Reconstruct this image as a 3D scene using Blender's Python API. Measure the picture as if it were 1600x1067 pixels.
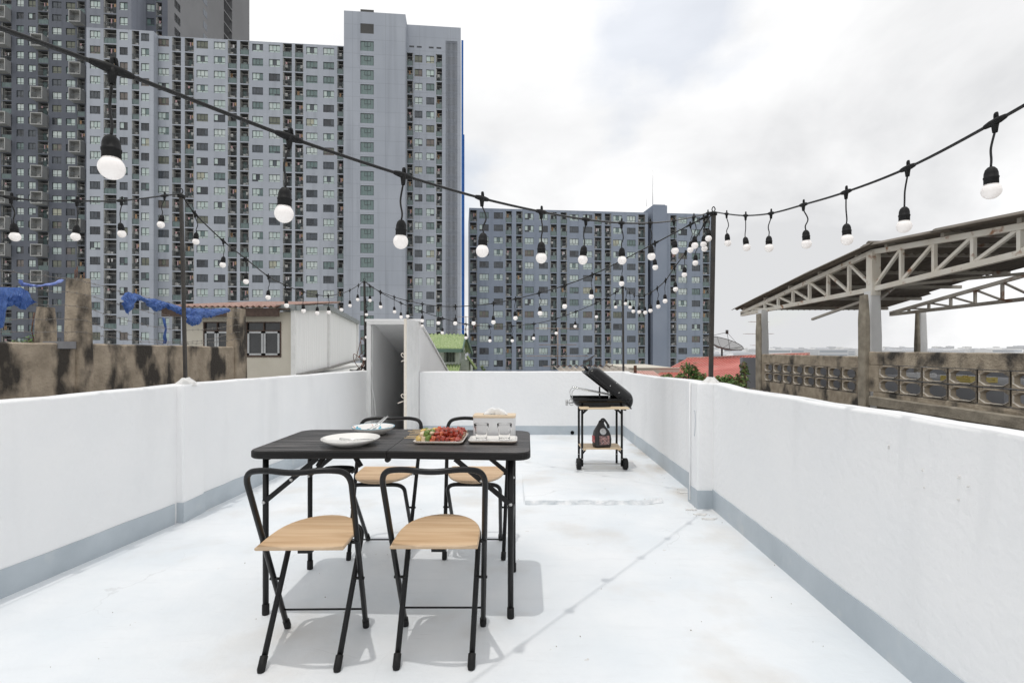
import bpy, math, random
from mathutils import Vector, Matrix, noise
R = math.radians
sc = bpy.context.scene
col = sc.collection
for o in list(bpy.data.objects): bpy.data.objects.remove(o)

# ------------------------------------------------------------------ camera
HC, FPX, CX, CY = 1.189, 800.0, 800.0, 544.0
cd = bpy.data.cameras.new('camera'); cam = bpy.data.objects.new('camera', cd); col.objects.link(cam)
cam.location = (0, 0, HC); cam.rotation_euler = (R(90), 0, 0)
cd.sensor_width = 36; cd.lens = 18; cd.shift_y = 10.5 / 1600
cd.clip_start = 0.05; cd.clip_end = 20000
sc.camera = cam

# ------------------------------------------------------------------ world, sun, exposure
SUN_EL, SUN_FROM = 82.0, Vector((-0.62, -0.78, 0)).normalized()   # the sun stands high, slightly behind and left of the camera
w = bpy.data.worlds.new('World'); sc.world = w; w.use_nodes = True
nt = w.node_tree; nt.nodes.clear()
def wn(t, **k):
    n = nt.nodes.new(t)
    for a, b in k.items(): setattr(n, a, b)
    return n
def wl(a, b): nt.links.new(a, b)
sky = wn('ShaderNodeTexSky'); sky.sky_type = 'NISHITA'; sky.sun_disc = False
sky.sun_elevation = R(SUN_EL); sky.sun_rotation = math.atan2(SUN_FROM.x, SUN_FROM.y)
sky.air_density = 1.2; sky.dust_density = 0.8
skm = wn('ShaderNodeVectorMath', operation='SCALE'); wl(sky.outputs[0], skm.inputs[0]); skm.inputs[3].default_value = 0.11
tc = wn('ShaderNodeTexCoord'); sep = wn('ShaderNodeSeparateXYZ'); wl(tc.outputs['Generated'], sep.inputs[0])
zz = wn('ShaderNodeMath', operation='MAXIMUM'); wl(sep.outputs[2], zz.inputs[0]); zz.inputs[1].default_value = 0.0
za = wn('ShaderNodeMath', operation='ADD'); wl(zz.outputs[0], za.inputs[0]); za.inputs[1].default_value = 0.55
dx = wn('ShaderNodeMath', operation='DIVIDE'); wl(sep.outputs[0], dx.inputs[0]); wl(za.outputs[0], dx.inputs[1])
dy = wn('ShaderNodeMath', operation='DIVIDE'); wl(sep.outputs[1], dy.inputs[0]); wl(za.outputs[0], dy.inputs[1])
cmb = wn('ShaderNodeCombineXYZ'); wl(dx.outputs[0], cmb.inputs[0]); wl(dy.outputs[0], cmb.inputs[1]); cmb.inputs[2].default_value = 1.7
SKY_OFF = (2.7, 9.4, 4.0)
off = wn('ShaderNodeVectorMath', operation='ADD'); wl(cmb.outputs[0], off.inputs[0]); off.inputs[1].default_value = SKY_OFF
n1 = wn('ShaderNodeTexNoise'); n1.inputs['Scale'].default_value = 1.5; n1.inputs['Detail'].default_value = 10; n1.inputs['Roughness'].default_value = 0.52; n1.inputs['Distortion'].default_value = 0.35
wl(off.outputs[0], n1.inputs['Vector'])
r1 = wn('ShaderNodeValToRGB'); wl(n1.outputs[0], r1.inputs[0])      # lit cloud tops to shaded cloud bases
e = r1.color_ramp.elements
e[0].position = 0.385; e[0].color = (0.55, 0.555, 0.565, 1)
e[1].position = 0.59; e[1].color = (0.80, 0.80, 0.802, 1)
m_ = r1.color_ramp.elements.new(0.48); m_.color = (0.67, 0.672, 0.678, 1)
n2 = wn('ShaderNodeTexNoise'); n2.inputs['Scale'].default_value = 2.1; n2.inputs['Detail'].default_value = 10; n2.inputs['Roughness'].default_value = 0.5
mp2 = wn('ShaderNodeVectorMath', operation='ADD'); wl(off.outputs[0], mp2.inputs[0]); mp2.inputs[1].default_value = (3.1, 7.7, 2.0); wl(mp2.outputs[0], n2.inputs['Vector'])
r2 = wn('ShaderNodeValToRGB'); wl(n2.outputs[0], r2.inputs[0])      # gaps where the blue shows
r2.color_ramp.elements[0].position = 0.34; r2.color_ramp.elements[0].color = (0.74, 0.74, 0.74, 1)
r2.color_ramp.elements[1].position = 0.43; r2.color_ramp.elements[1].color = (1, 1, 1, 1)
mx = wn('ShaderNodeMix', data_type='RGBA'); wl(r2.outputs[0], mx.inputs[0]); wl(skm.outputs[0], mx.inputs[6]); wl(r1.outputs[0], mx.inputs[7])
bg = wn('ShaderNodeBackground'); wl(mx.outputs[2], bg.inputs[0]); bg.inputs[1].default_value = 1.0
wo = wn('ShaderNodeOutputWorld'); wl(bg.outputs[0], wo.inputs[0])

sd = bpy.data.lights.new('sun', 'SUN'); sd.energy = 0.80; sd.angle = R(0.75); sd.color = (1.0, 0.965, 0.92)
so = bpy.data.objects.new('sun', sd); col.objects.link(so)
sdir = Vector((SUN_FROM.x * math.cos(R(SUN_EL)), SUN_FROM.y * math.cos(R(SUN_EL)), math.sin(R(SUN_EL))))
so.rotation_euler = sdir.to_track_quat('Z', 'Y').to_euler()
so.location = (0, 0, 30)
vs = sc.view_settings; vs.view_transform = 'Standard'; vs.look = 'None'; vs.gamma = 1; vs.exposure = 0.45; vs.use_curve_mapping = False

# ------------------------------------------------------------------ materials
MATS = {}
def mat(name, c1, c2=None, scale=5, rough=0.6, bump=0.0, bscale=60, metal=0, spec=0.5, detail=6, stretch=(1, 1, 1), lo=0.35, hi=0.65,
        emit=None, estr=0, c3=None, scale3=2, lo3=0.55, hi3=0.7, stretch3=None, coat=0, trans=0, bdist=0.01, alpha=1):
    """Principled material: c1..c2 mixed by noise, optional third tone c3 with a mask of its own, fine bump."""
    if name in MATS: return MATS[name]
    m = bpy.data.materials.new(name); m.use_nodes = True; t = m.node_tree; b = t.nodes['Principled BSDF']
    b.inputs['Roughness'].default_value = rough; b.inputs['Metallic'].default_value = metal
    b.inputs['Specular IOR Level'].default_value = spec; b.inputs['Coat Weight'].default_value = coat
    b.inputs['Transmission Weight'].default_value = trans; b.inputs['Alpha'].default_value = alpha
    c4 = lambda c: (c[0], c[1], c[2], 1)
    b.inputs['Base Color'].default_value = c4(c1)
    if c2 is not None or bump or c3 is not None:
        tcn = t.nodes.new('ShaderNodeTexCoord')
        def noi(sca, st, det=detail):
            mp = t.nodes.new('ShaderNodeMapping'); mp.inputs['Scale'].default_value = st; t.links.new(tcn.outputs['Object'], mp.inputs[0])
            n = t.nodes.new('ShaderNodeTexNoise'); n.inputs['Scale'].default_value = sca; n.inputs['Detail'].default_value = det
            t.links.new(mp.outputs[0], n.inputs['Vector']); return n.outputs[0]
        def rng(o, a, z):
            r = t.nodes.new('ShaderNodeMapRange'); r.inputs[1].default_value = a; r.inputs[2].default_value = z; t.links.new(o, r.inputs[0]); return r.outputs[0]
        out = None
        if c2 is not None:
            mxn = t.nodes.new('ShaderNodeMix'); mxn.data_type = 'RGBA'; t.links.new(rng(noi(scale, stretch), lo, hi), mxn.inputs[0])
            mxn.inputs[6].default_value = c4(c1); mxn.inputs[7].default_value = c4(c2); out = mxn.outputs[2]
        if c3 is not None:
            m3 = t.nodes.new('ShaderNodeMix'); m3.data_type = 'RGBA'; t.links.new(rng(noi(scale3, stretch3 or stretch, 9), lo3, hi3), m3.inputs[0])
            if out: t.links.new(out, m3.inputs[6])
            else: m3.inputs[6].default_value = c4(c1)
            m3.inputs[7].default_value = c4(c3); out = m3.outputs[2]
        if out: t.links.new(out, b.inputs['Base Color'])
        if bump:
            bn = t.nodes.new('ShaderNodeBump'); bn.inputs['Strength'].default_value = bump; bn.inputs['Distance'].default_value = bdist
            t.links.new(noi(bscale, (1, 1, 1), 4), bn.inputs['Height']); t.links.new(bn.outputs[0], b.inputs['Normal'])
    if emit: b.inputs['Emission Color'].default_value = c4(emit); b.inputs['Emission Strength'].default_value = estr
    MATS[name] = m; return m

M_floor = mat('floor_paint', (0.715, 0.755, 0.785), (0.80, 0.82, 0.835), 1.9, 0.5, 0.45, 11, c3=(0.60, 0.565, 0.515), scale3=1.7, lo3=0.54, hi3=0.86, bdist=0.01)
def floor_wear():
    """Foot-traffic scuffs, fine scratches and the dirt that gathers along the foot of the right wall."""
    t = M_floor.node_tree; b = t.nodes['Principled BSDF']; prev = b.inputs['Base Color'].links[0].from_socket
    N = lambda k: t.nodes.new('ShaderNode' + k); tcn = N('TexCoord'); L = t.links.new
    def noi(sc_, st, det, loc=(0, 0, 0)):
        mp = N('Mapping'); mp.inputs['Scale'].default_value = st; mp.inputs['Location'].default_value = loc; L(tcn.outputs['Object'], mp.inputs[0])
        n = N('TexNoise'); n.inputs['Scale'].default_value = sc_; n.inputs['Detail'].default_value = det; L(mp.outputs[0], n.inputs['Vector']); return n.outputs[0]
    def rng(o, a, z, lo=0., hi=1.):
        r = N('MapRange'); r.inputs[1].default_value = a; r.inputs[2].default_value = z; r.inputs[3].default_value = lo; r.inputs[4].default_value = hi; L(o, r.inputs[0]); return r.outputs[0]
    def mul(p, q): m = N('Math'); m.operation = 'MULTIPLY'; L(p, m.inputs[0]); L(q, m.inputs[1]); return m.outputs[0]
    def mix(f, src, c): m = N('Mix'); m.data_type = 'RGBA'; L(f, m.inputs[0]); L(src, m.inputs[6]); m.inputs[7].default_value = (*c, 1); return m.outputs[2]
    sp = N('SeparateXYZ'); L(tcn.outputs['Object'], sp.inputs[0])
    edge = mul(rng(sp.outputs[0], 1.0, 1.5), rng(noi(3.2, (1, .6, 1), 8, (2, 5, 1)), .47, .72))
    prev = mix(mul(edge, rng(sp.outputs[1], 2.6, 4.4)), prev, (0.50, 0.43, 0.345))
    prev = mix(rng(noi(7, (.5, 2.2, 1), 9, (7, 1, 3)), .56, .80, 0, .55), prev, (0.69, 0.715, 0.735))
    prev = mix(rng(noi(38, (.25, 3.5, 1), 6, (1, 9, 3)), .66, .74, 0, .5), prev, (0.62, 0.64, 0.65))
    prev = mix(rng(noi(16, (1, 1, 1), 3, (4, 4, 8)), .72, .76, 0, .55), prev, (0.52, 0.48, 0.43))
    wob = N('VectorMath'); wob.operation = 'MULTIPLY_ADD'; wn_ = N('TexNoise'); wn_.inputs['Scale'].default_value = 3.0; wn_.inputs['Detail'].default_value = 6; L(tcn.outputs['Object'], wn_.inputs['Vector'])
    L(wn_.outputs[1], wob.inputs[0]); wob.inputs[1].default_value = (.35, .35, .35); L(tcn.outputs['Object'], wob.inputs[2])
    vo = N('TexVoronoi'); vo.feature = 'DISTANCE_TO_EDGE'; vo.inputs['Scale'].default_value = .75; L(wob.outputs[0], vo.inputs['Vector'])
    prev = mix(mul(rng(vo.outputs[0], .001, .004, .42, 0.), rng(noi(1.1, (1, 1, 1), 4, (6, 2, 9)), .52, .64)), prev, (0.47, 0.48, 0.48))
    L(prev, b.inputs['Base Color']); L(rng(noi(2.4, (1, 1, 1), 6), .3, .7, .38, .66), b.inputs['Roughness'])
floor_wear()
M_wall = mat('wall_paint', (0.85, 0.855, 0.86), (0.88, 0.88, 0.88), 2.2, 0.55, 0.5, 26, c3=(0.76, 0.765, 0.77), scale3=2.6, lo3=0.55, hi3=0.85, stretch3=(1.2, 1.2, .22), bdist=0.008)
M_band = mat('skirting_paint', (0.42, 0.47, 0.51), (0.50, 0.55, 0.59), 3, 0.5, 0.4, 25, c3=(0.58, 0.60, 0.60), scale3=5, lo3=.6, hi3=.8, bdist=0.006)
M_white = mat('white_metal_paint', (0.78, 0.78, 0.77), (0.72, 0.72, 0.71), 6, 0.4)
M_plaster = mat('patch_plaster', (0.80, 0.79, 0.77), (0.68, 0.67, 0.65), 14, 0.8, 0.8, 40, bdist=.02)
M_stain = mat('stain', (0.46, 0.38, 0.29), (0.66, 0.62, 0.56), 9, 0.8)
M_conc = mat('weathered_concrete', (0.44, 0.365, 0.28), (0.29, 0.24, 0.18), 7, 0.85, 0.8, 45, c3=(0.045, 0.038, 0.031), scale3=4.0, lo3=0.48, hi3=0.585, stretch3=(1.0, 1.0, 0.45), bdist=.012)
M_conc2 = mat('grey_weathered_concrete', (0.45, 0.385, 0.295), (0.30, 0.25, 0.19), 9, 0.85, 0.8, 50, c3=(0.055, 0.050, 0.044), scale3=4.2, lo3=0.49, hi3=0.63, stretch3=(1, 1, .7), bdist=.012)
M_conc3 = mat('pier_concrete', (0.36, 0.32, 0.255), (0.22, 0.195, 0.155), 9, 0.85, 0.5, 60)
M_black = mat('black_powder_coat', (0.006, 0.006, 0.0065), (0.010, 0.010, 0.0105), 30, 0.33, 0.12, 300, bdist=.001, spec=.28)
M_enamel = mat('black_enamel', (0.004, 0.004, 0.0045), rough=0.14, spec=.38)
M_rubber = mat('black_rubber', (0.009, 0.009, 0.0095), (0.015, 0.015, 0.015), 40, 0.6, spec=.25)
M_cable = mat('cable_rubber', (0.010, 0.010, 0.0105), rough=0.27, spec=.4)
M_bulb = mat('frosted_bulb', (0.86, 0.83, 0.81), rough=0.25, emit=(1.0, 0.91, 0.86), estr=0.13)
M_steel = mat('dark_steel_pole', (0.035, 0.032, 0.03), (0.06, 0.052, 0.045), 12, 0.45, metal=.3, c3=(0.30, 0.29, 0.27), scale3=5, lo3=.66, hi3=.72, stretch3=(1, 1, .3))
M_zinc = mat('zinc', (0.55, 0.55, 0.54), rough=0.35, metal=0.9)
M_chrome = mat('chrome_wire', (0.7, 0.7, 0.68), rough=0.2, metal=1)
M_oak = mat('oak_board', (0.60, 0.40, 0.23), (0.71, 0.51, 0.32), 9, 0.5, c3=(0.50, 0.315, 0.17), scale3=6, lo3=.52, hi3=.75, stretch=(.35, 5, 5), stretch3=(.5, 9, 9))
M_pine = mat('pine_slat', (0.66, 0.50, 0.32), (0.74, 0.60, 0.42), 7, 0.55, stretch=(.4, 5, 5))
M_table = mat('dark_wood_grain_top', (0.020, 0.018, 0.018), (0.135, 0.125, 0.12), 8, 0.36, 0.9, 60, c3=(0.006, 0.006, 0.006), scale3=13, lo3=.50, hi3=.58, stretch=(.2, 5.5, 3), stretch3=(.14, 6, 3), bdist=.003, lo=.40, hi=.62, spec=.4)
M_trim = mat('table_edge', (0.006, 0.0055, 0.0055), (0.014, 0.013, 0.013), 20, 0.5, stretch=(.2, 3, 3), spec=.25)
M_ceramic = mat('white_ceramic', (0.80, 0.78, 0.74), rough=0.15, coat=0.3)
M_glass = mat('clear_glass', (0.99, 0.99, 0.99), rough=0.0, trans=1.0); M_glass.node_tree.nodes['Principled BSDF'].inputs['IOR'].default_value = 1.22

# ------------------------------------------------------------------ geometry helpers
def V(*a): return Vector(a)
def P(px, y, D): return Vector(((px - CX) * D / FPX, D, HC + (CY - y) * D / FPX))   # a place at distance D seen in direction (px, y)
class MB:
    def __init__(s): s.v = []; s.f = []; s.m = []; s.s = []
    def add(s, vs, fs, m=0, smooth=False):
        b = len(s.v); s.v += [tuple(q) for q in vs]
        for f in fs: s.f.append(tuple(b + i for i in f)); s.m.append(m); s.s.append(smooth)
        return s
    def box(s, x0, x1, y0, y1, z0, z1, m=0):
        return s.add([(x0, y0, z0), (x1, y0, z0), (x1, y1, z0), (x0, y1, z0), (x0, y0, z1), (x1, y0, z1), (x1, y1, z1), (x0, y1, z1)],
                     [(3, 2, 1, 0), (4, 5, 6, 7), (0, 1, 5, 4), (1, 2, 6, 5), (2, 3, 7, 6), (3, 0, 4, 7)], m)
    def quad(s, a, b, c, d, m=0): return s.add([a, b, c, d], [(0, 1, 2, 3)], m)
    def bar(s, a, b, wd, h=None, m=0, up=(0, 0, 1)):
        a = Vector(a); b = Vector(b); h = h or wd; t = (b - a).normalized(); u = Vector(up)
        if abs(t.dot(u)) > .97: u = Vector((1, 0, 0))
        sx = t.cross(u).normalized() * wd / 2; sz = sx.cross(t).normalized() * h / 2
        vs = [p + i * sx + j * sz for p in (a, b) for i, j in ((-1, -1), (1, -1), (1, 1), (-1, 1))]
        return s.add(vs, [(0, 1, 2, 3), (7, 6, 5, 4), (0, 4, 5, 1), (1, 5, 6, 2), (2, 6, 7, 3), (3, 7, 4, 0)], m)
    def tube(s, pts, r, n=8, m=0, caps=True, closed=False):
        pts = [Vector(p) for p in pts]; k = len(pts); rs = r if isinstance(r, (list, tuple)) else [r] * k
        tang = []
        for i in range(k):
            a = pts[i - 1] if (i > 0 or closed) else pts[i]; b = pts[(i + 1) % k] if (i < k - 1 or closed) else pts[i]
            tang.append((b - a).normalized())
        u = Vector((0, 0, 1))
        if abs(tang[0].dot(u)) > .95: u = Vector((1, 0, 0))
        nn = (u - tang[0] * u.dot(tang[0])).normalized(); base = len(s.v)
        for i in range(k):
            nn = (nn - tang[i] * nn.dot(tang[i])).normalized(); bb = tang[i].cross(nn)
            for j in range(n):
                an = 2 * math.pi * j / n; s.v.append(tuple(pts[i] + (nn * math.cos(an) + bb * math.sin(an)) * rs[i]))
        for i in range(k if closed else k - 1):
            i2 = (i + 1) % k
            for j in range(n):
                j2 = (j + 1) % n; s.f.append((base + i * n + j, base + i * n + j2, base + i2 * n + j2, base + i2 * n + j)); s.m.append(m); s.s.append(True)
        if caps and not closed:
            s.f.append(tuple(base + j for j in reversed(range(n)))); s.m.append(m); s.s.append(False)
            s.f.append(tuple(base + (k - 1) * n + j for j in range(n))); s.m.append(m); s.s.append(False)
        return s
    def lathe(s, prof, n=16, m=0, M=None, smooth=True):
        base = len(s.v); M = M or Matrix()
        for (r, z) in prof:
            for j in range(n):
                a = 2 * math.pi * j / n; s.v.append(tuple(M @ Vector((r * math.cos(a), r * math.sin(a), z))))
        for i in range(len(prof) - 1):
            for j in range(n):
                j2 = (j + 1) % n; s.f.append((base + i * n + j, base + i * n + j2, base + (i + 1) * n + j2, base + (i + 1) * n + j)); s.m.append(m); s.s.append(smooth)
        return s
    def prism(s, poly, z0, z1, m=0, top=None):
        n = len(poly); b = len(s.v)
        s.v += [(x, y, z0) for x, y in poly] + [(x, y, z1) for x, y in poly]
        s.f.append(tuple(b + i for i in reversed(range(n)))); s.m.append(m); s.s.append(False)
        s.f.append(tuple(b + n + i for i in range(n))); s.m.append(m if top is None else top); s.s.append(False)
        for i in range(n):
            j = (i + 1) % n; s.f.append((b + i, b + j, b + n + j, b + n + i)); s.m.append(m); s.s.append(False)
        return s
    def mesh(s, name, mats):
        me = bpy.data.meshes.new(name); me.from_pydata(s.v, [], s.f)
        for mm in (mats if isinstance(mats, (list, tuple)) else [mats]): me.materials.append(mm)
        me.polygons.foreach_set('material_index', s.m); me.polygons.foreach_set('use_smooth', s.s); me.update(); return me
    def build(s, name, mats, parent=None, loc=None):
        return link(name, s.mesh(name, mats), parent, loc)
def link(name, me, parent=None, loc=None, rot=None):
    o = bpy.data.objects.new(name, me); col.objects.link(o); o.parent = parent
    if loc is not None: o.location = loc
    if rot is not None: o.rotation_euler = rot
    return o
def tag(o, label=None, cat=None, group=None, kind=None):
    if label: o['label'] = label
    if cat: o['category'] = cat
    if group: o['group'] = group
    if kind: o['kind'] = kind
    return o
def thing(name, label, cat, loc=(0, 0, 0), rz=0, group=None):
    o = bpy.data.objects.new(name, None); col.objects.link(o); o.empty_display_size = .1
    o.location = loc; o.rotation_euler = (0, 0, rz); return tag(o, label, cat, group)
def copy_tree(o, parent=None):
    c = o.copy(); col.objects.link(c); c.parent = parent
    for ch in list(o.children): copy_tree(ch, c)
    return c
def fillet(pts, rad, seg=6):
    pts = [Vector(p) for p in pts]; out = [pts[0]]
    for i in range(1, len(pts) - 1):
        a, b, c = pts[i - 1], pts[i], pts[i + 1]; r = rad[i - 1] if isinstance(rad, (list, tuple)) else rad
        p0 = b + (a - b).normalized() * min(r, (a - b).length * .49); p1 = b + (c - b).normalized() * min(r, (c - b).length * .49)
        for k in range(seg + 1):
            t = k / seg; out.append(p0 * (1 - t) ** 2 + b * 2 * t * (1 - t) + p1 * t * t)
    out.append(pts[-1]); return out
def catmull(pts, seg=8):
    pts = [Vector(p) for p in pts]; q = [pts[0] * 2 - pts[1]] + pts + [pts[-1] * 2 - pts[-2]]; out = []
    for i in range(1, len(q) - 2):
        p0, p1, p2, p3 = q[i - 1:i + 3]
        for k in range(seg):
            t = k / seg; out.append(.5 * ((2 * p1) + (p2 - p0) * t + (2 * p0 - 5 * p1 + 4 * p2 - p3) * t * t + (3 * p1 - p0 - 3 * p2 + p3) * t ** 3))
    out.append(pts[-1]); return out
def rrect(x0, x1, y0, y1, r, seg=6):
    o = []
    for cx, cy, a0 in ((x1 - r, y0 + r, -90), (x1 - r, y1 - r, 0), (x0 + r, y1 - r, 90), (x0 + r, y0 + r, 180)):
        for k in range(seg + 1): a = R(a0 + 90 * k / seg); o.append((cx + r * math.cos(a), cy + r * math.sin(a)))
    return o
def bevel(o, wd, seg=2):
    b = o.modifiers.new('bevel', 'BEVEL'); b.width = wd; b.segments = seg; b.limit_method = 'ANGLE'; return o

# ================================================================== SETTING: ground and terrace
GZ = -9.0
M_ground = mat('city_ground', (0.34, 0.33, 0.32), (0.26, 0.27, 0.24), 0.02, 0.9)
g = MB(); g.quad((-6000, -600, GZ), (6000, -600, GZ), (6000, 9000, GZ), (-6000, 9000, GZ)); tag(g.build('ground', M_ground), kind='structure')

LW = [(-3.05, -1.9), (-2.433, 2.433), (-2.286, 3.463), (-2.25, 3.80), (-1.985, 7.05)]      # inner foot line of the left parapet (x, y)
RW = [(1.31, -1.9), (1.374, 0.0), (1.43, 1.82), (1.489, 3.745), (1.492, 4.2), (1.515, 7.05)]
def lerp_line(line, y):
    for (xa, ya), (xb, yb) in zip(line, line[1:]):
        if ya <= y <= yb: return xa + (xb - xa) * (y - ya) / (yb - ya)
    return line[0][0] if y < line[0][1] else line[-1][0]
# floor: one slab under the terrace, top face cut fine enough for gentle unevenness
fl = MB(); NX, NY = 40, 72; y0f, y1f = -2.0, 7.05
for j in range(NY + 1):
    y = y0f + (y1f - y0f) * j / NY; xl = lerp_line(LW, y) - .02; xr = lerp_line(RW, y) + .02
    for i in range(NX + 1):
        x = xl + (xr - xl) * i / NX
        d = 0.0 if i in (0, NX) else 0.004 * (noise.noise((x * 1.7, y * 1.7, 3.0)) + .5 * noise.noise((x * 5, y * 5, 9.0)))
        if abs(x + .35) < 1.2 and 1.7 < y < 3.5: d *= .15
        fl.v.append((x, y, min(d, .003)))
for j in range(NY):
    for i in range(NX):
        a = j * (NX + 1) + i; fl.f.append((a, a + 1, a + NX + 2, a + NX + 1)); fl.m.append(0); fl.s.append(True)
fl.prism([(LW[0][0] - .05, -2.0), (RW[0][0] + .05, -2.0), (1.53, 7.05), (-2.0, 7.05), (-2.27, 3.8)], GZ, -.03)
tag(fl.build('terrace_floor', M_floor), kind='structure')

def parapet(name, label, line, side, tops, thick):
    """A plastered wall along line; side=+1 when its outside lies at greater x. tops: list of (y, z)."""
    root = thing(name, label, 'wall')
    mb = MB(); y0, y1 = line[0][1], line[-1][1]; n = 64; rows = []
    for k in range(n + 1):
        y = y0 + (y1 - y0) * k / n; x = lerp_line(line, y)
        zt = lerp_line([(z_, y_) for y_, z_ in tops], y) + .006 * noise.noise((y * 2.3, side * 7.0, 0)) + .004 * noise.noise((y * 9, side * 3, 1))
        wob = .003 * noise.noise((y * 3.1, side * 11.0, 5)); c = .012
        prof = [(x, GZ), (x, -.05), (x + wob, .25), (x + wob, .6), (x + wob, zt - c), (x + side * c * .3, zt - c * .3), (x + side * c, zt),
                (x + side * (thick - c), zt + .002), (x + side * thick, zt - c), (x + side * thick, GZ)]
        rows.append([(a, y, b) for a, b in prof])
    m = len(rows[0]); b = len(mb.v)
    for r in rows: mb.v += r
    for k in range(n):
        for i in range(m - 1):
            q = (b + k * m + i, b + k * m + i + 1, b + (k + 1) * m + i + 1, b + (k + 1) * m + i)
            mb.f.append(q if side > 0 else q[::-1]); mb.m.append(0); mb.s.append(3 < i < 8)
    for k in (0, n): mb.f.append(tuple(b + k * m + i for i in (range(m) if k else reversed(range(m))))); mb.m.append(0); mb.s.append(False)
    mb.build('wall_body', M_wall, root)
    return root
def band(root, pts, h, off):
    """Painted skirting: a thin coat 3 mm proud of the wall, along pts (x, y) offset by off = (dx, dy)."""
    mb = MB(); n = max(2, int(sum((Vector(a) - Vector(b)).length for a, b in zip(pts, pts[1:])) / .12)); ys = []
    L = [0]
    for a, b in zip(pts, pts[1:]): L.append(L[-1] + (Vector(b) - Vector(a)).length)
    for k in range(n + 1):
        t = L[-1] * k / n
        for i in range(len(pts) - 1):
            if L[i] <= t <= L[i + 1] + 1e-6: q = (t - L[i]) / (L[i + 1] - L[i]); x = pts[i][0] + (pts[i + 1][0] - pts[i][0]) * q; y = pts[i][1] + (pts[i + 1][1] - pts[i][1]) * q; break
        zt = h + .006 * noise.noise((x * 4, y * 4, 2)) + .003 * noise.noise((x * 15, y * 15, 2)); ys.append((x, y, zt))
    for (xa, ya, za_), (xb, yb, zb) in zip(ys, ys[1:]):
        mb.quad((xa + off[0], ya + off[1], -.01), (xb + off[0], yb + off[1], -.01), (xb + off[0], yb + off[1], zb), (xa + off[0], ya + off[1], za_))
        mb.quad((xa + off[0], ya + off[1], za_), (xb + off[0], yb + off[1], zb), (xb, yb, zb), (xa, ya, za_))
    return mb.build('skirting', M_band, root)
lw = parapet('parapet_wall', 'white painted parapet wall along the left side of the terrace', LW, -1, [(-2, .93), (2.4, .933), (3.5, .938), (4.3, .93), (7.05, .882)], .10)
band(lw, LW[:3], .137, (.006, 0)); band(lw, [(-2.258, 3.72)] + LW[3:], .137, (.006, 0))
rw = parapet('parapet_wall', 'white painted parapet wall along the right side, beside the grill', RW, 1, [(-2, .95), (1.4, .945), (3.4, .918), (3.8, .93), (6.0, .872), (6.9, .862), (7.05, .867)], .10)
band(rw, RW[:4] + [(1.4895, 3.793)], .145, (-.006, 0)); band(rw, [(1.491, 3.98)] + RW[4:], .14, (-.006, 0))
# pilasters (parts of their parapet)
def pilaster(root, x0, x1, y0, y1, h):
    mb = MB(); mb.box(x0, x1, y0, y1, -.02, h); bevel(mb.build('pilaster', M_wall, root), .012)
    mb = MB(); e_ = .004; mb.box(x0 - e_, x1 + e_, y0 - e_, y1 + e_, -.02, .137); mb.build('skirting', M_band, root)
pilaster(lw, -2.30, -2.238, 3.49, 3.725, .938)
pilaster(rw, 1.374, 1.50, 3.79, 3.985, .931)
mb = MB(); mb.tube([(1.366, 3.93, .03), (1.366, 3.93, .93)], .006, 8); mb.build('conduit', M_wall, rw)
# chips of old plaster and a scrawl on the right wall
for (px, y, s_) in ((1391, 698, .009), (1449, 761, .0045), (1448, 734, .006), (1506, 746, .008), (1522, 760, .005), (1505, 779, .006)):
    D = 1.44 * 800 / (px - 800); q = P(px, y, D); q.x = lerp_line(RW, q.y) - .001
    mb = MB(); random.seed(px)
    for k in range(3):
        c = q + V(0, random.uniform(-.6, .6) * s_, random.uniform(-.8, .8) * s_)
        mb.lathe([(0, .004), (s_ * .25, .0035), (s_ * .5, .001), (s_ * .55, -.002)], 7, 0, Matrix.Translation(c) @ Matrix.Rotation(R(-90), 4, 'Y') @ Matrix.Scale(random.uniform(.5, 1.2), 4, (1, 0, 0)))
    mb.build('plaster_chip', M_plaster, rw)
M_scr = mat('scuff', (0.50, 0.54, 0.58), rough=.6)
mb = MB(); mb.tube(catmull([(1.373, 3.86, .72), (1.3725, 3.84, .71), (1.3725, 3.835, .62), (1.3725, 3.85, .53)]), .003, 5); mb.build('scuff_mark', M_scr, rw)

# far wall
fw = thing('parapet_wall', 'white painted parapet wall across the far end, behind the grill', 'wall')
mb = MB(); n = 40
for k in range(n + 1):
    x = -1.275 + (1.62 + 1.275) * k / n; zt = .868 + .003 * noise.noise((x * 3, 0, 4)); 
    mb.v += [(x, 7.05, GZ), (x, 7.05, -.05), (x, 7.05 + .002 * noise.noise((x * 3, 2, 4)), .5), (x, 7.05, zt - .012), (x, 7.0625, zt), (x, 7.16, zt), (x, 7.17, zt - .012), (x, 7.17, GZ)]
for k in range(n):
    for i in range(7): mb.f.append((k * 8 + i, (k + 1) * 8 + i, (k + 1) * 8 + i + 1, k * 8 + i + 1)); mb.m.append(0); mb.s.append(i in (3, 4, 5))
mb.f.append(tuple(range(8))); mb.m.append(0); mb.s.append(False)
mb.build('wall_body', M_wall, fw)
band(fw, [(-1.275, 7.05), (1.51, 7.05)], .122, (0, -.006))
mb = MB(); Mr = Matrix.Translation((.83, 7.045, .029)) @ Matrix.Rotation(R(90), 4, 'X')
mb.lathe([(.026, -.01), (.026, .006), (.024, .007), (.022, .0065), (0, .0065)], 20, 0, Mr)
mb.build('drain_pipe', mat('drain_dark', (0.004, 0.005, 0.006), rough=.7, spec=.1), fw)

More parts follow.
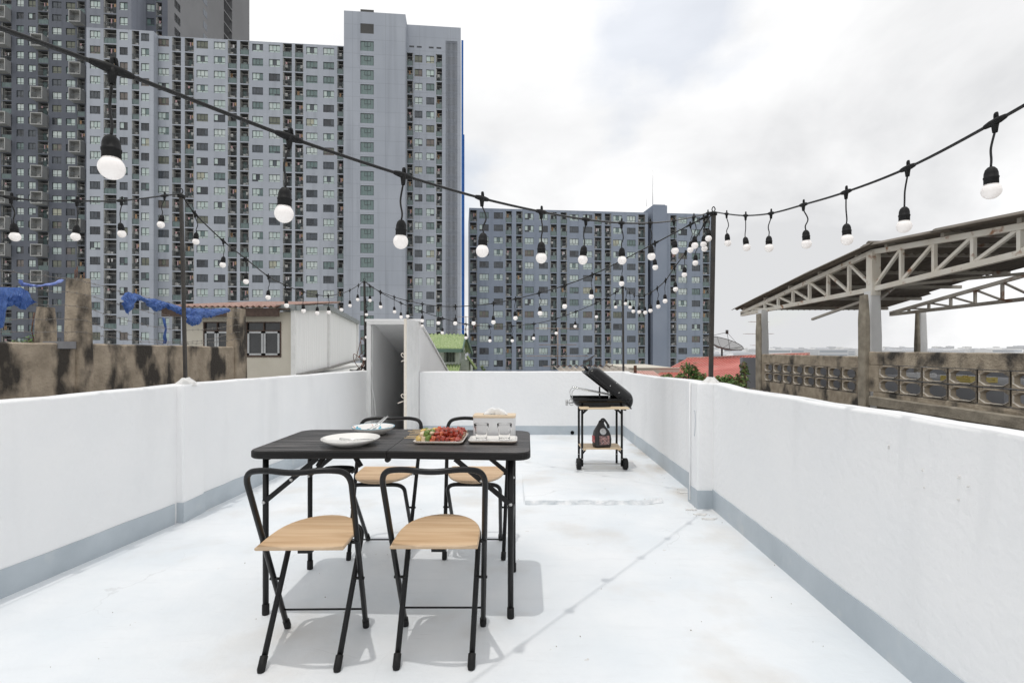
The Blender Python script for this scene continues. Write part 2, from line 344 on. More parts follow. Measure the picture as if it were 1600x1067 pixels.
# raised concrete slab with a broken front edge
sl = thing('raised_slab', 'low white painted concrete slab with chipped front edge in front of the grill', 'slab', (0, 0, 0))
mb = MB(); random.seed(5)
fx = [.10 + (1.16 - .10) * k / 26 for k in range(27)]
fy = [3.93 + .012 * noise.noise((x * 6, 1, 1)) + (.0 if x < 1.0 else (x - 1.0) * .4) for x in fx]
gy = [f - .045 - .02 * abs(noise.noise((x * 9, 4, 1))) for x, f in zip(fx, fy)]
top = lambda x, y: .001 + .034 * max(0, min(1, (4.85 - y) / .9))
b0 = len(mb.v)
for x, f, g_ in zip(fx, fy, gy):
    xr = x if x < 1.0 else x
    yb = 4.86 if x < .95 else 4.86 - (x - .95) * 2.6
    mb.v += [(x, g_, .002)]
    for q in range(1, 4): yy = g_ + (f - g_) * q / 4; mb.v.append((x, yy, .035 * (q / 4) + .010 * noise.noise((x * 30, q * 3.3, 2)) * (1 if x > .36 else .4)))
    for q in range(6): yy = f + (yb - f) * q / 5; mb.v.append((x, yy, top(x, yy) + (.0015 * noise.noise((x * 4, yy * 4, 2)))))
m = 10
for k in range(26):
    for i in range(m - 1): mb.f.append((k * m + i, (k + 1) * m + i, (k + 1) * m + i + 1, k * m + i + 1)); mb.m.append(1 if i < 3 else 0); mb.s.append(i > 3)
for k in (0, 26):
    for i in range(m - 1):
        a, c = Vector(mb.v[k * m + i]), Vector(mb.v[k * m + i + 1]); sg = -1 if k == 0 else 1
        a2, c2 = a + V(sg * .012, 0, 0), c + V(sg * .012, 0, 0); a2.z = c2.z = .0015
        mb.add([a, c, c2, a2], [(0, 1, 2, 3) if sg > 0 else (3, 2, 1, 0)], 0)
M_chip = mat('chipped_edge', (0.78, 0.79, 0.80), (0.50, 0.54, 0.57), 13, .7, .8, 30, bdist=.02)
mb.build('slab_body', [M_floor, M_chip], sl)
# flakes of old paint, stains and grit on the floor
random.seed(11)
for k, (px, y, sx, sy) in enumerate(((1095, 804, .045, .03), (1109, 811, .05, .022), (1080, 797, .04, .02), (1067, 770, .05, .02))):
    c = P(px, y, 951.2 / (y - 544)); n = 17
    mb = MB(); ring = [(c.x + sx * random.uniform(.45, 1.25) * math.cos(2 * math.pi * i / n), c.y + sy * random.uniform(.45, 1.25) * math.sin(2 * math.pi * i / n)) for i in range(n)]
    mb.prism(ring, -.002, .0045 + .001 * k)
    tag(mb.build('plaster_flake', M_plaster), ['irregular flake of loose white plaster at the foot of the right pilaster', 'flattest pale plaster flake just in front of the right pilaster', 'pale plaster flake touching the left of the right pilaster foot', 'pale plaster flake beside the right corner of the raised slab'][k], 'plaster', 'plaster flakes on the floor')
mb = MB(); random.seed(3)
for k in range(90):
    x = random.uniform(-1.9, 1.35); y = random.uniform(1.2, 6.8); s_ = random.uniform(.0012, .0035)
    if k % 3 == 0: x = lerp_line(RW, y) - random.uniform(.01, .25) ** 1.0
    mb.lathe([(0, s_ * .6), (s_ * .7, s_ * .4), (s_, -.002)], 5, 0, Matrix.Translation((x, y, .002)), False)
tag(mb.build('floor_grit', mat('grit', (0.30, 0.27, 0.23), (0.5, 0.48, 0.45), 30, .9)), 'tiny specks of grit scattered over the white floor', 'grit', kind='stuff')

# ------------------------------------------------------------------ stair bulkhead with open door
bh = thing('stair_bulkhead', 'white sloping stair bulkhead with dark open doorway at the far left corner', 'bulkhead', (0, 0, 0))
M_bh = mat('bulkhead_panel', (0.82, 0.82, 0.82), (0.86, 0.86, 0.855), 2, .5, .15, 20)
zr = lambda y: 1.555 - (y - 7.05) * .268
mb = MB()
def slab_x(x0, x1, y0, y1, zb):      # side wall with sloping top
    mb.add([(x0, y0, zb), (x1, y0, zb), (x1, y1, zb), (x0, y1, zb), (x0, y0, zr(y0)), (x1, y0, zr(y0)), (x1, y1, zr(y1)), (x0, y1, zr(y1))],
           [(3, 2, 1, 0), (4, 5, 6, 7), (0, 1, 5, 4), (1, 2, 6, 5), (2, 3, 7, 6), (3, 0, 4, 7)])
slab_x(-1.985, -1.925, 7.06, 11.6, GZ); mb.build('side_wall', M_bh, bh)
mb = MB(); slab_x(-1.345, -1.285, 7.06, 11.6, GZ); mb.build('side_wall', M_bh, bh)
mb = MB(); mb.box(-1.985, -1.285, 11.6, 11.7, GZ, zr(11.6)); mb.build('end_wall', M_bh, bh)
mb = MB(); y0, y1 = 7.03, 11.75
mb.add([(-2.02, y0, zr(y0) - .0), (-1.26, y0, zr(y0)), (-1.26, y1, zr(y1)), (-2.02, y1, zr(y1)), (-2.02, y0, zr(y0) + .03), (-1.26, y0, zr(y0) + .03), (-1.26, y1, zr(y1) + .03), (-2.02, y1, zr(y1) + .03)],
       [(3, 2, 1, 0), (4, 5, 6, 7), (0, 1, 5, 4), (1, 2, 6, 5), (2, 3, 7, 6), (3, 0, 4, 7)]); mb.build('roof_panel', M_bh, bh)
mb = MB(); mb.box(-1.99, -1.93, 7.0, 7.06, -.01, 1.51); mb.box(-1.34, -1.28, 7.0, 7.06, -.01, 1.51); mb.box(-1.99, -1.28, 6.998, 7.058, 1.51, 1.552)
bevel(mb.build('door_frame', M_white, bh), .006)
M_step = mat('stair_concrete', (0.56, 0.55, 0.54), (0.46, 0.45, 0.44), 8, .8)
for k in range(8):
    mb = MB(); mb.box(-1.924, -1.346, 7.06 + .27 * k, 7.06 + .27 * (k + 1), GZ, -.02 - .2 * k); mb.build('stair_step', M_step, bh)
mb = MB(); mb.box(-1.924, -1.346, 7.06 + .27 * 8, 11.6, GZ, -1.7); mb.build('landing', M_step, bh)
# the door leaf stands open towards the terrace
dr = thing('door_leaf', 'white ribbed sheet door with beige edge standing open', 'door', (-1.30, 6.995, 0), R(0))
dvec = Vector((-.032, -.60, 0)); L_ = dvec.length; dr.rotation_euler = (0, 0, math.atan2(dvec.y, dvec.x))
M_beige = mat('beige_edge', (0.76, 0.69, 0.59), (0.80, 0.75, 0.67), 20, .6)
mb = MB(); mb.box(0, L_ - .012, -.018, .018, .012, 1.555)
for k in range(7): x = .05 + .075 * k; mb.box(x, x + .03, .0182, .0215, .03, 1.54)
mb.build('panel', M_white, dr)
mb = MB(); mb.box(L_ - .012, L_, -.019, .014, .012, 1.558); mb.build('edge_strip', M_beige, dr)
for z in (1.07, .56):
    mb = MB(); mb.tube(catmull([(L_ - .02, -.02, z), (L_ - .0, -.045, z + .02), (L_ + .005, -.05, z + .045), (L_ - .01, -.035, z + .055), (L_ - .02, -.022, z + .04)]), .005, 6)
    mb.tube([(L_ - .02, -.02, z - .03), (L_ - .01, -.055 if z > .8 else -.10, z - (.05 if z > .8 else .06))], .006, 6)
    mb.build('latch_hook', M_beige, dr)
mb = MB(); mb.tube(catmull([(-1.915, 6.99, 1.0), (-1.93, 6.985, .85), (-1.90, 6.98, .62), (-1.87, 6.975, .45), (-1.86, 6.97, .25), (-1.9, 6.96, .01)]), .003, 6)
tag(mb.build('hanging_wire', M_white), 'thin white wire hanging down beside the left door jamb', 'wire')

# ================================================================== TOWER BLOCKS
PITCH = 2.77
ANG = R(5.6)
def wallpaint(name, c1, c2, joint=.86, phase=0.0, vstep=None):
    """Facade paint with faint panel joints at every floor (and every vstep metres along the wall)."""
    m = mat(name, c1, c2, .12, .75, detail=5, c3=tuple(q * .84 for q in c1), scale3=.9, lo3=.50, hi3=.78, stretch3=(1, 1, .05)); t = m.node_tree; b = t.nodes['Principled BSDF']
    src = b.inputs['Base Color'].links[0].from_socket
    tcn = t.nodes.new('ShaderNodeTexCoord'); sp = t.nodes.new('ShaderNodeSeparateXYZ'); t.links.new(tcn.outputs['Object'], sp.inputs[0])
    def line(o, step, ph, wd):
        a = t.nodes.new('ShaderNodeMath'); a.operation = 'MULTIPLY_ADD'; a.inputs[1].default_value = 1 / step; a.inputs[2].default_value = ph; t.links.new(o, a.inputs[0])
        f = t.nodes.new('ShaderNodeMath'); f.operation = 'FRACT'; t.links.new(a.outputs[0], f.inputs[0])
        l = t.nodes.new('ShaderNodeMath'); l.operation = 'LESS_THAN'; l.inputs[1].default_value = wd / step; t.links.new(f.outputs[0], l.inputs[0]); return l.outputs[0]
    fac = line(sp.outputs[2], PITCH, phase, .07)
    if vstep:
        mxm = t.nodes.new('ShaderNodeMath'); mxm.operation = 'MAXIMUM'; t.links.new(fac, mxm.inputs[0]); t.links.new(line(sp.outputs[0], vstep, .3, .07), mxm.inputs[1]); fac = mxm.outputs[0]
    mm = t.nodes.new('ShaderNodeMix'); mm.data_type = 'RGBA'; mm.blend_type = 'MULTIPLY'; t.links.new(fac, mm.inputs[0]); t.links.new(src, mm.inputs[6]); mm.inputs[7].default_value = (joint, joint, joint, 1)
    t.links.new(mm.outputs[2], b.inputs['Base Color']); return m
M_lt = wallpaint('light_grey_facade', (0.385, 0.415, 0.47), (0.44, 0.47, 0.525))
M_tw = wallpaint('stair_tower_facade', (0.365, 0.395, 0.45), (0.41, 0.44, 0.495), .80, .2, 6.2)
M_dk = wallpaint('dark_grey_facade', (0.115, 0.127, 0.155), (0.145, 0.157, 0.188))
M_dk2 = mat('dark_side_facade', (0.19, 0.19, 0.195), (0.225, 0.225, 0.23), .1, .8)
M_md = wallpaint('blue_grey_facade', (0.245, 0.285, 0.355), (0.29, 0.33, 0.40))
M_md2 = mat('blue_grey_core', (0.225, 0.262, 0.33), (0.265, 0.302, 0.37), .15, .75)
M_wf = mat('window_frame', (0.075, 0.085, 0.09), rough=.5)
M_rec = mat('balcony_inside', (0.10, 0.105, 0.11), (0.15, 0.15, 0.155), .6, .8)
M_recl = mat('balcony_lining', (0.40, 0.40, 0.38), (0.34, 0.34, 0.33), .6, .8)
M_rail = mat('balcony_rail', (0.12, 0.14, 0.15), rough=.4)
M_ac = mat('aircon_case', (0.62, 0.61, 0.58), (0.45, 0.44, 0.42), 2, .6)
PANE = [mat('pane_' + n_, c, c2, 1.3, .12, stretch=(3, 1, .4), spec=.6) for n_, c, c2 in (
    ('pale_green', (0.45, 0.56, 0.53), (0.60, 0.69, 0.66)), ('pale', (0.66, 0.72, 0.69), (0.54, 0.62, 0.60)), ('slate', (0.055, 0.065, 0.08), (0.10, 0.115, 0.13)),
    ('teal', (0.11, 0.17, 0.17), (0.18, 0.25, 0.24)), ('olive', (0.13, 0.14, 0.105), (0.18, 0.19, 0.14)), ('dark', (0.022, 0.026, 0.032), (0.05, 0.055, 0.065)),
    ('cream', (0.47, 0.47, 0.35), (0.40, 0.41, 0.33)), ('brown', (0.14, 0.115, 0.10), (0.2, 0.17, 0.15)), ('blue', (0.05, 0.12, 0.32), (0.08, 0.16, 0.38)))]
CLOTH = [mat('laundry_' + n_, c, rough=.9) for n_, c in (('white', (.62, .62, .62)), ('grey', (.30, .30, .32)), ('pink', (.5, .33, .34)), ('blue', (.08, .2, .42)), ('teal', (.05, .25, .22)), ('tan', (.38, .25, .15)))]
WM = [M_wf] + PANE
_wc = {}
def window_mesh(wd, ht, panes, var, rnd):
    key = (round(wd, 1), panes, var)
    if key in _wc: return _wc[key]
    wd = key[0]; mb = MB(); f = .055; zb = -ht / 2; zt = ht / 2; tz = zb + ht * .26
    mb.box(-wd / 2, wd / 2, -.03, .05, zb, zb + f); mb.box(-wd / 2, wd / 2, -.03, .05, zt - f, zt)
    mb.box(-wd / 2, -wd / 2 + f, -.03, .05, zb + f, zt - f); mb.box(wd / 2 - f, wd / 2, -.03, .05, zb + f, zt - f)
    mb.box(-wd / 2 + f, wd / 2 - f, -.02, .05, tz - .03, tz + .03)
    xs = [-wd / 2 + wd * k / panes for k in range(panes + 1)]
    for x in xs[1:-1]: mb.box(x - .03, x + .03, -.02, .05, tz + .03, zt - f)
    mb.box(-.03, .03, -.02, .05, zb + f, tz - .03)
    r = random.Random(rnd); main, alt = var
    for a, b_ in zip(xs, xs[1:]):
        k = alt if r.random() < .28 else main
        mb.quad((a, .03, tz), (b_, .03, tz), (b_, .03, zt), (a, .03, zt), 1 + k)
    mb.quad((-wd / 2, .03, zb), (0, .03, zb), (0, .03, tz), (-wd / 2, .03, tz), 1 + main)
    mb.quad((0, .03, zb), (wd / 2, .03, zb), (wd / 2, .03, tz), (0, .03, tz), 1 + (main if r.random() < .7 else alt))
    _wc[key] = mb.mesh('window', WM); return _wc[key]
WVAR = [(0, 1)] * 6 + [(0, 3)] * 3 + [(1, 0)] * 4 + [(2, 5)] * 3 + [(3, 2)] * 2 + [(0, 2)] * 2 + [(4, 4)] * 2 + [(3, 3), (5, 0), (2, 2), (2, 2), (6, 0), (7, 4), (5, 2)]
BM_ = [M_rec, M_recl, M_rail, M_ac, PANE[3], PANE[0], M_wf] + CLOTH
_bc = {}
def balcony_mesh(wd, var, flip):
    key = (round(wd, 1), var, flip)
    if key in _bc: return _bc[key]
    r = random.Random(var * 7 + 1); wd = key[0]; mb = MB(); z0, z1, dp = -1.46, 1.10, 1.35; x0, x1 = -wd / 2, wd / 2; s_ = -1 if flip else 1
    X = lambda a: s_ * a
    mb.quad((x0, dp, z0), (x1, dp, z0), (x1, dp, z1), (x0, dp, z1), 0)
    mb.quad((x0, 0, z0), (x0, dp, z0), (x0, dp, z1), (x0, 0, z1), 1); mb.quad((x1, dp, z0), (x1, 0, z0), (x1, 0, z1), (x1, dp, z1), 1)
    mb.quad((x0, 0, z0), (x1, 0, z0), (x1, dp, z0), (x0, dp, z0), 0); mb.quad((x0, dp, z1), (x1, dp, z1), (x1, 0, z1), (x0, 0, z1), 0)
    def bx(a, b_, *rest): a, b_ = sorted((X(a), X(b_))); mb.box(a, b_, *rest)
    dw = wd * .36                                                # sliding door on one side of the back wall
    bx(wd / 2 - dw - .08, wd / 2 - .08, dp - .05, dp - .02, z0 + .02, z0 + 2.0, 4 if var % 3 else 5)
    bx(-wd / 2 + .02, -wd / 2 + .16, .1, 1.1, z0, z1, 1)           # pipe casing
    for k in range(2): bx(-wd / 2 + .17, -wd / 2 + .23, .25 + .2 * k, .31 + .2 * k, z0, z1, 3 if k else 6)
    bx(-wd / 2 + .20, -wd / 2 + .72, .5, .95, z0 + .05 + (.95 if var % 4 == 1 else 0), z0 + .62 + (.95 if var % 4 == 1 else 0), 3)
    bx(-wd / 2 + .24, wd / 2 - .1, .35, .38, z1 - .62, z1 - .58, 3)   # clothes rail
    for k in range(9): x = x0 + wd * (k + .5) / 9; mb.box(x - .012, x + .012, .03, .055, z0, z0 + 1.0, 2)
    mb.box(x0, x1, .02, .07, z0 + 1.0, z0 + 1.06, 2); mb.box(x0, x1, .02, .07, z0, z0 + .05, 2)
    if var % 3 == 0: mb.box(x0 + .05, x1 - .05, .06, .07, z0 + .06, z0 + .98, 4)
    for k in range(r.choice((0, 0, 1, 2, 3))):                      # laundry
        x = r.uniform(-wd / 2 + .35, wd / 2 - .4); h = r.uniform(.4, .9); zt = z1 - .6
        mb.box(x, x + r.uniform(.18, .35), .33, .36, zt - h, zt, 7 + r.randrange(6))
    if var % 5 == 2: bx(-.1, .35, .3, .7, z0 + .02, z0 + .45, 7 + r.randrange(6))
    _bc[key] = mb.mesh('balcony', BM_); return _bc[key]
class Facade:
    """A wall plane in the block's own frame: local x runs along the wall, local y goes into the building."""
    def __init__(s, root, O, off=0): s.root = root; s.O = O; s.off = off
    def u(s, px):
        k = (px - CX) / FPX; c, n_ = math.cos(ANG), math.sin(ANG); ox = s.O[0] - n_ * s.off; oy = s.O[1] + c * s.off
        return (k * oy - ox) / (c - k * n_)
    def wall(s, mb, u0, u1, z0, z1, cols, rows, wh=1.47, m=0):
        """cols: (kind, ua, ub). Leaves real openings; adds window reveals."""
        y = s.off; cols = sorted(cols, key=lambda c: c[1]); x = u0
        q = lambda a, b_, c, d: mb.quad((a, y, c), (b_, y, c), (b_, y, d), (a, y, d), m) if d - c > 1e-4 and b_ - a > 1e-4 else None
        for kind, a, b_ in cols:
            q(x, a, z0, z1); z = z1
            for zc in sorted(rows, reverse=True):
                lo, hi = (zc - wh / 2, zc + wh / 2) if kind != 'b' else (zc - 1.46, zc + 1.10)
                if hi > z1 + .01 or lo < z0: continue
                q(a, b_, hi, z); z = lo
                if kind != 'b':
                    d = .2; mb.quad((a, y, lo), (b_, y, lo), (b_, y + d, lo), (a, y + d, lo), m); mb.quad((a, y + d, hi), (b_, y + d, hi), (b_, y, hi), (a, y, hi), m)
                    mb.quad((a, y, lo), (a, y + d, lo), (a, y + d, hi), (a, y, hi), m); mb.quad((b_, y + d, lo), (b_, y, lo), (b_, y, hi), (b_, y + d, hi), m)
            q(a, b_, z0, z); x = b_
        q(x, u1, z0, z1)
    def fill(s, cols, rows, seed, wh=1.47, zmin=-99, zmax=999):
        r = random.Random(seed)
        for ci, (kind, a, b_) in enumerate(cols):
            for zc in rows:
                if not zmin < zc < zmax: continue
                if kind == 'b':
                    link('balcony', balcony_mesh(b_ - a, r.randrange(10), ci % 2 == 0), s.root, ((a + b_) / 2, s.off + .004, zc))
                else:
                    v = r.choice(WVAR); wd = b_ - a; panes = 3 if kind == 'w' else 2
                    o = link('window', window_mesh(wd, wh, panes, v, r.randrange(99)), s.root, ((a + b_) / 2, s.off + .15, zc)); o.scale.x = wd / round(wd, 1)
def cols_of(F, spec): return [(k, F.u(a), F.u(b_)) for k, a, b_ in spec]

# ---- the light grey block with its stair tower
O1 = ((135 - 800) / 800 * 94, 94.0)
lb = thing('apartment_block', 'tall light grey apartment block with windowless stair tower and blue netting strip', 'building', (O1[0], O1[1], 0), ANG)
ROW0 = 58.8; rows = [ROW0 - PITCH * k for k in range(23)]; ZT = 60.05
F1 = Facade(lb, O1, 0.0); F1b = Facade(lb, O1, 1.4)
cA = cols_of(F1, [('w', 140.2, 156.7), ('b', 162, 182), ('n', 186.7, 199.5), ('b', 206.2, 217.5), ('n', 220.2, 233)])
cB = cols_of(F1b, [('w', 246.7, 264), ('b', 269, 282.7), ('b', 288.7, 303), ('w', 307, 325), ('w', 334, 352), ('b', 356, 370), ('b', 375, 389), ('w', 394, 411), ('w', 420, 437.6),
                   ('b', 442, 456), ('b', 461, 474), ('w', 478.4, 496), ('w', 505, 522), ('b', 527, 536.6)])
mb = MB(); uA0 = 0.0; uA1 = F1.u(240); uB1 = F1b.u(545)
F1.wall(mb, uA0, uA1, GZ, ZT, cA, rows); F1b.wall(mb, uA1, uB1, GZ, ZT, cB, rows)
mb.quad((uA1, 0, GZ), (uA1, 1.4, GZ), (uA1, 1.4, ZT), (uA1, 0, ZT))
mb.quad((uA0, 12, GZ), (uA0, 0, GZ), (uA0, 0, ZT), (uA0, 12, ZT))
mb.add([(uA0, 0, ZT), (uA1, 0, ZT), (uA1, 1.4, ZT), (uB1, 1.4, ZT), (uB1, 12, ZT), (uA0, 12, ZT)], [(0, 1, 2, 3, 4, 5)])
mb.quad((uB1, 12, GZ), (uA0, 12, GZ), (uA0, 12, ZT), (uB1, 12, ZT))
mb.build('wall', M_lt, lb)
F1.fill(cA, rows, 1); F1b.fill(cB, rows, 2)
# stair tower, standing proud
FT = Facade(lb, O1, -.6); FR = Facade(lb, O1, 2.2); ZT2 = 65.7
t0, t1, r1_ = FT.u(537.4), FT.u(633.5), FR.u(720)
mb = MB(); cT = cols_of(FT, [('s', 563, 584)]); rowsT = [62.55 + PITCH - .06, 62.55 - .06] + [z + .35 for z in rows]
FT.wall(mb, t0, t1, GZ, ZT2, cT, rowsT, 1.9)
mb.quad((t1, -.6, GZ), (t1, 2.2, GZ), (t1, 2.2, ZT2), (t1, -.6, ZT2)); mb.quad((t0, 14, GZ), (t0, -.6, GZ), (t0, -.6, ZT2), (t0, 14, ZT2))
mb.quad((t0, -.6, ZT2), (t1, -.6, ZT2), (t1, 14, ZT2), (t0, 14, ZT2)); mb.build('stair_tower', M_tw, lb)
def stair_win(louv):
    mb = MB(); wd, ht = cT[0][2] - cT[0][1], 1.9; f = .07
    mb.box(-wd / 2, wd / 2, -.02, .05, -ht / 2, -ht / 2 + f); mb.box(-wd / 2, wd / 2, -.02, .05, ht / 2 - f, ht / 2)
    mb.box(-wd / 2, -wd / 2 + f, -.02, .05, -ht / 2, ht / 2); mb.box(wd / 2 - f, wd / 2, -.02, .05, -ht / 2, ht / 2)
    if louv:
        for k in range(9): z = -ht / 2 + .1 + .2 * k; mb.box(-wd / 2, wd / 2, -.01, .06, z, z + .12)
        mb.quad((-wd / 2, .07, -ht / 2), (wd / 2, .07, -ht / 2), (wd / 2, .07, ht / 2), (-wd / 2, .07, ht / 2), 1)
        return mb.mesh('stair_window', [mat('louvre_grey', (.13, .13, .125), rough=.6), PANE[5]])
    for x in (-wd * .2, wd * .02, wd * .24): mb.box(x - .025, x + .025, -.02, .04, .02, ht * .42)
    mb.box(-wd * .2, wd * .24, -.02, .04, -.0, .05); mb.box(-.02, .02, -.01, .04, -ht / 2, 0)
    mb.quad((-wd / 2, .03, -ht / 2), (wd / 2, .03, -ht / 2), (wd / 2, .03, ht / 2), (-wd / 2, .03, ht / 2), 1)
    return mb.mesh('stair_window', [M_wf, PANE[3]])
sw, sl_ = stair_win(False), stair_win(True)
for i, z in enumerate(rowsT): link('stair_window', sl_ if i < 2 else sw, lb, ((cT[0][1] + cT[0][2]) / 2, -.6 + .12, z))
# wing right of the stair tower, with louvred service shaft
cR = cols_of(FR, [('b', 635.8, 645.7), ('n', 647.8, 660), ('n', 666, 678.6), ('b', 681, 690.7)]); l0, l1 = FR.u(696.5), FR.u(714.5)
mb = MB(); FR.wall(mb, t1, l0, GZ, ZT2 - .2, cR, rows)
q0 = ZT2 - 3.0
mb.quad((l0, 2.2, q0), (l1, 2.2, q0), (l1, 2.2, ZT2 - .2), (l0, 2.2, ZT2 - .2)); mb.quad((l1, 2.2, GZ), (r1_, 2.2, GZ), (r1_, 2.2, ZT2 - .2), (l1, 2.2, ZT2 - .2))
mb.quad((l0, 2.2, GZ), (l0, 2.8, GZ), (l0, 2.8, q0), (l0, 2.2, q0)); mb.quad((l1, 2.8, GZ), (l1, 2.2, GZ), (l1, 2.2, q0), (l1, 2.8, q0))
mb.quad((r1_, 2.2, GZ), (r1_, 16, GZ), (r1_, 16, ZT2 - .2), (r1_, 2.2, ZT2 - .2)); mb.quad((t1, 2.2, ZT2 - .2), (r1_, 2.2, ZT2 - .2), (r1_, 16, ZT2 - .2), (t1, 16, ZT2 - .2))
mb.build('wing_wall', M_tw, lb); FR.fill(cR, rows, 3)
mb = MB(); z = q0
while z > GZ:
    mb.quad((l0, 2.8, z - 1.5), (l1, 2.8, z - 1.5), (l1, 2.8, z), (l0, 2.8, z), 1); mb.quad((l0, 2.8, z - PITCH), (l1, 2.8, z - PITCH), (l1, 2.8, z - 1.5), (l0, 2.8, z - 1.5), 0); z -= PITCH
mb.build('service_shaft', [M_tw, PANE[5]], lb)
for k in range(9): x = l0 + (l1 - l0) * (k + .5) / 9; mb = MB(); mb.box(x - .055, x + .055, 2.25, 2.5, GZ, q0); mb.build('shaft_fin', M_tw, lb)
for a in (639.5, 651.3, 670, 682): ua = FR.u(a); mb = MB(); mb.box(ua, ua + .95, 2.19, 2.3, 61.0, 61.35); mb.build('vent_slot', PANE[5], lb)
bx0 = r1_ + .12; mb = MB(); mb.box(bx0, bx0 + .40, 3.0, 5.2, GZ, ZT2 - 2.2); mb.box(bx0 + .1, bx0 + .62, 4.4, 5.8, GZ, 45); mb.build('blue_netting', mat('blue_net', (.02, .12, .42), (.03, .16, .5), 1.5, .6), lb)
mb = MB(); mb.tube([(t0 + 4.2, 3, ZT2), (t0 + 4.2, 3, ZT2 + .7)], .06, 6); mb.tube([(t0 + 6.6, 3, ZT2), (t0 + 6.6, 3, ZT2 + .7)], .06, 6); mb.tube([(t0 + 4.2, 3, ZT2 + .7), (t0 + 6.6, 3, ZT2 + .7)], .06, 6); mb.build('roof_rail', M_zinc, lb)

# ---- the dark grey block behind and left, rising out of the picture
O2 = ((30 - 800) / 800 * 109, 109.0)
db = thing('apartment_block', 'dark grey apartment block with pale box balconies, rising above the left edge', 'building', (O2[0], O2[1], 0), ANG)
rows2 = [71.9 + PITCH * 4 - PITCH * k for k in range(31)]; ZD = 112.0
G1 = Facade(db, O2, 0.0)
c2 = cols_of(G1, [('b', -22, -6), ('b', 2, 18), ('n', 25.8, 37), ('n', 44, 55.7), ('b', 59, 76), ('n', 81.4, 96), ('n', 103, 117.5), ('b', 120.3, 132.5), ('n', 150, 163)])
g0, g1a = G1.u(-140), G1.u(205); ca, sa = math.cos(ANG), math.sin(ANG)
du = (O1[0] - O2[0]) * ca + (O1[1] - O2[1]) * sa; dv = -(O1[0] - O2[0]) * sa + (O1[1] - O2[1]) * ca; YB = dv + 4.4
G2 = Facade(db, O2, YB); c2b = cols_of(G2, [('n', 228.8, 241.5), ('b', 244, 253)]); g1 = G2.u(262)
mb = MB(); G1.wall(mb, g0, g1a, GZ, ZD, c2, rows2); mb.quad((g0, 0, ZD), (g1, 0, ZD), (g1, 44, ZD), (g0, 44, ZD)); mb.build('wall', M_dk, db)
mb = MB(); rows2b = [ROW0 + PITCH * k for k in range(1, 9)]; G2.wall(mb, du + F1.u(205) - .5, g1, GZ, ZD, c2b, rows2b); mb.quad((du + F1.u(205) - .5, YB, ZD), (g1, YB, ZD), (g1, 0, ZD), (du + F1.u(205) - .5, 0, ZD)); mb.build('rear_wall', M_dk, db); G2.fill(c2b, rows2b, 15)
G1.fill(c2, rows2, 5)
mb = MB(); sy1 = YB + 38.5; ya, yb2 = YB + 23.6, YB + 28.1
mb.quad((g1, YB, GZ), (g1, ya, GZ), (g1, ya, ZD), (g1, YB, ZD)); mb.quad((g1, yb2, GZ), (g1, sy1, GZ), (g1, sy1, ZD), (g1, yb2, ZD)); mb.quad((g1, sy1, GZ), (g0, sy1, GZ), (g0, sy1, ZD), (g1, sy1, ZD))
mb.quad((g1, ya, GZ), (g1 - 3, ya, GZ), (g1 - 3, ya, ZD), (g1, ya, ZD)); mb.quad((g1 - 3, yb2, GZ), (g1, yb2, GZ), (g1, yb2, ZD), (g1 - 3, yb2, ZD))
mb.build('side_wall', M_dk2, db)
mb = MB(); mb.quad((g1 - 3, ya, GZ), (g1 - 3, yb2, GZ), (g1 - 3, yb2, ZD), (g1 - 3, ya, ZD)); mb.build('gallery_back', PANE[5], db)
wm = window_mesh(2.0, 1.47, 2, (0, 1), 4); vm = MB(); vm.box(-.02, .03, -.9, .9, -.75, .75); vm = vm.mesh('vent_slot', PANE[2])
for z in [ROW0 + PITCH * (k - 1) for k in range(14)]:
    link('window', wm, db, (g1 + .03, YB + 3.4, z), (0, 0, R(90))); link('vent_slot', vm, db, (g1, YB + 14.6, z + .2))
    mb = MB(); mb.box(g1 - .3, g1 + .02, ya, yb2, z - 1.45, z - 1.15); mb.build('gallery_slab', M_dk2, db)
bxm = MB()      # box balcony standing out from the wall
bw, bd = 2.35, 1.5
bxm.box(-bw / 2, bw / 2, -bd, 0, -1.46, -1.26); bxm.box(-bw / 2, bw / 2, -bd, 0, .95, 1.12); bxm.box(-bw / 2, -bw / 2 + .15, -bd, 0, -1.26, .95); bxm.box(bw / 2 - .15, bw / 2, -bd, 0, -1.26, .95)
for k in range(8): x = -bw / 2 + .25 + k * .265; bxm.box(x - .015, x + .015, -bd + .05, -bd + .08, -1.26, -.3, 1)
bxm.box(-bw / 2 + .15, bw / 2 - .15, -bd + .04, -bd + .09, -.3, -.24, 1); bxm.box(-.5, .1, -.6, -.2, -1.26, -.6, 2); bxm.box(-bw / 2 + .15, bw / 2 - .15, -.06, -.02, -1.26, .95, 0)
bxm = bxm.mesh('box_balcony', [mat('pale_box', (.40, .405, .40), (.47, .47, .455), .5, .8), M_rail, M_ac])
def boxes(ci, ylist):
    a, b_ = c2[ci][1], c2[ci][2]; D = O2[1] + (a + b_) / 2 * math.sin(ANG)
    for y in ylist:
        z = HC + (CY - y) * D / FPX; zc = min(rows2, key=lambda q: abs(q - z)); link('box_balcony', bxm, db, ((a + b_) / 2 - .25, -.01, zc))
boxes(4, (62, 145, 186, 266, 306, 350, 390, 431)); boxes(1, (18, 57, 99, 183, 225, 302, 345, 385)); boxes(7, (25, 104, 146, 229, 267, 350)); boxes(0, (40, 120, 200, 280))
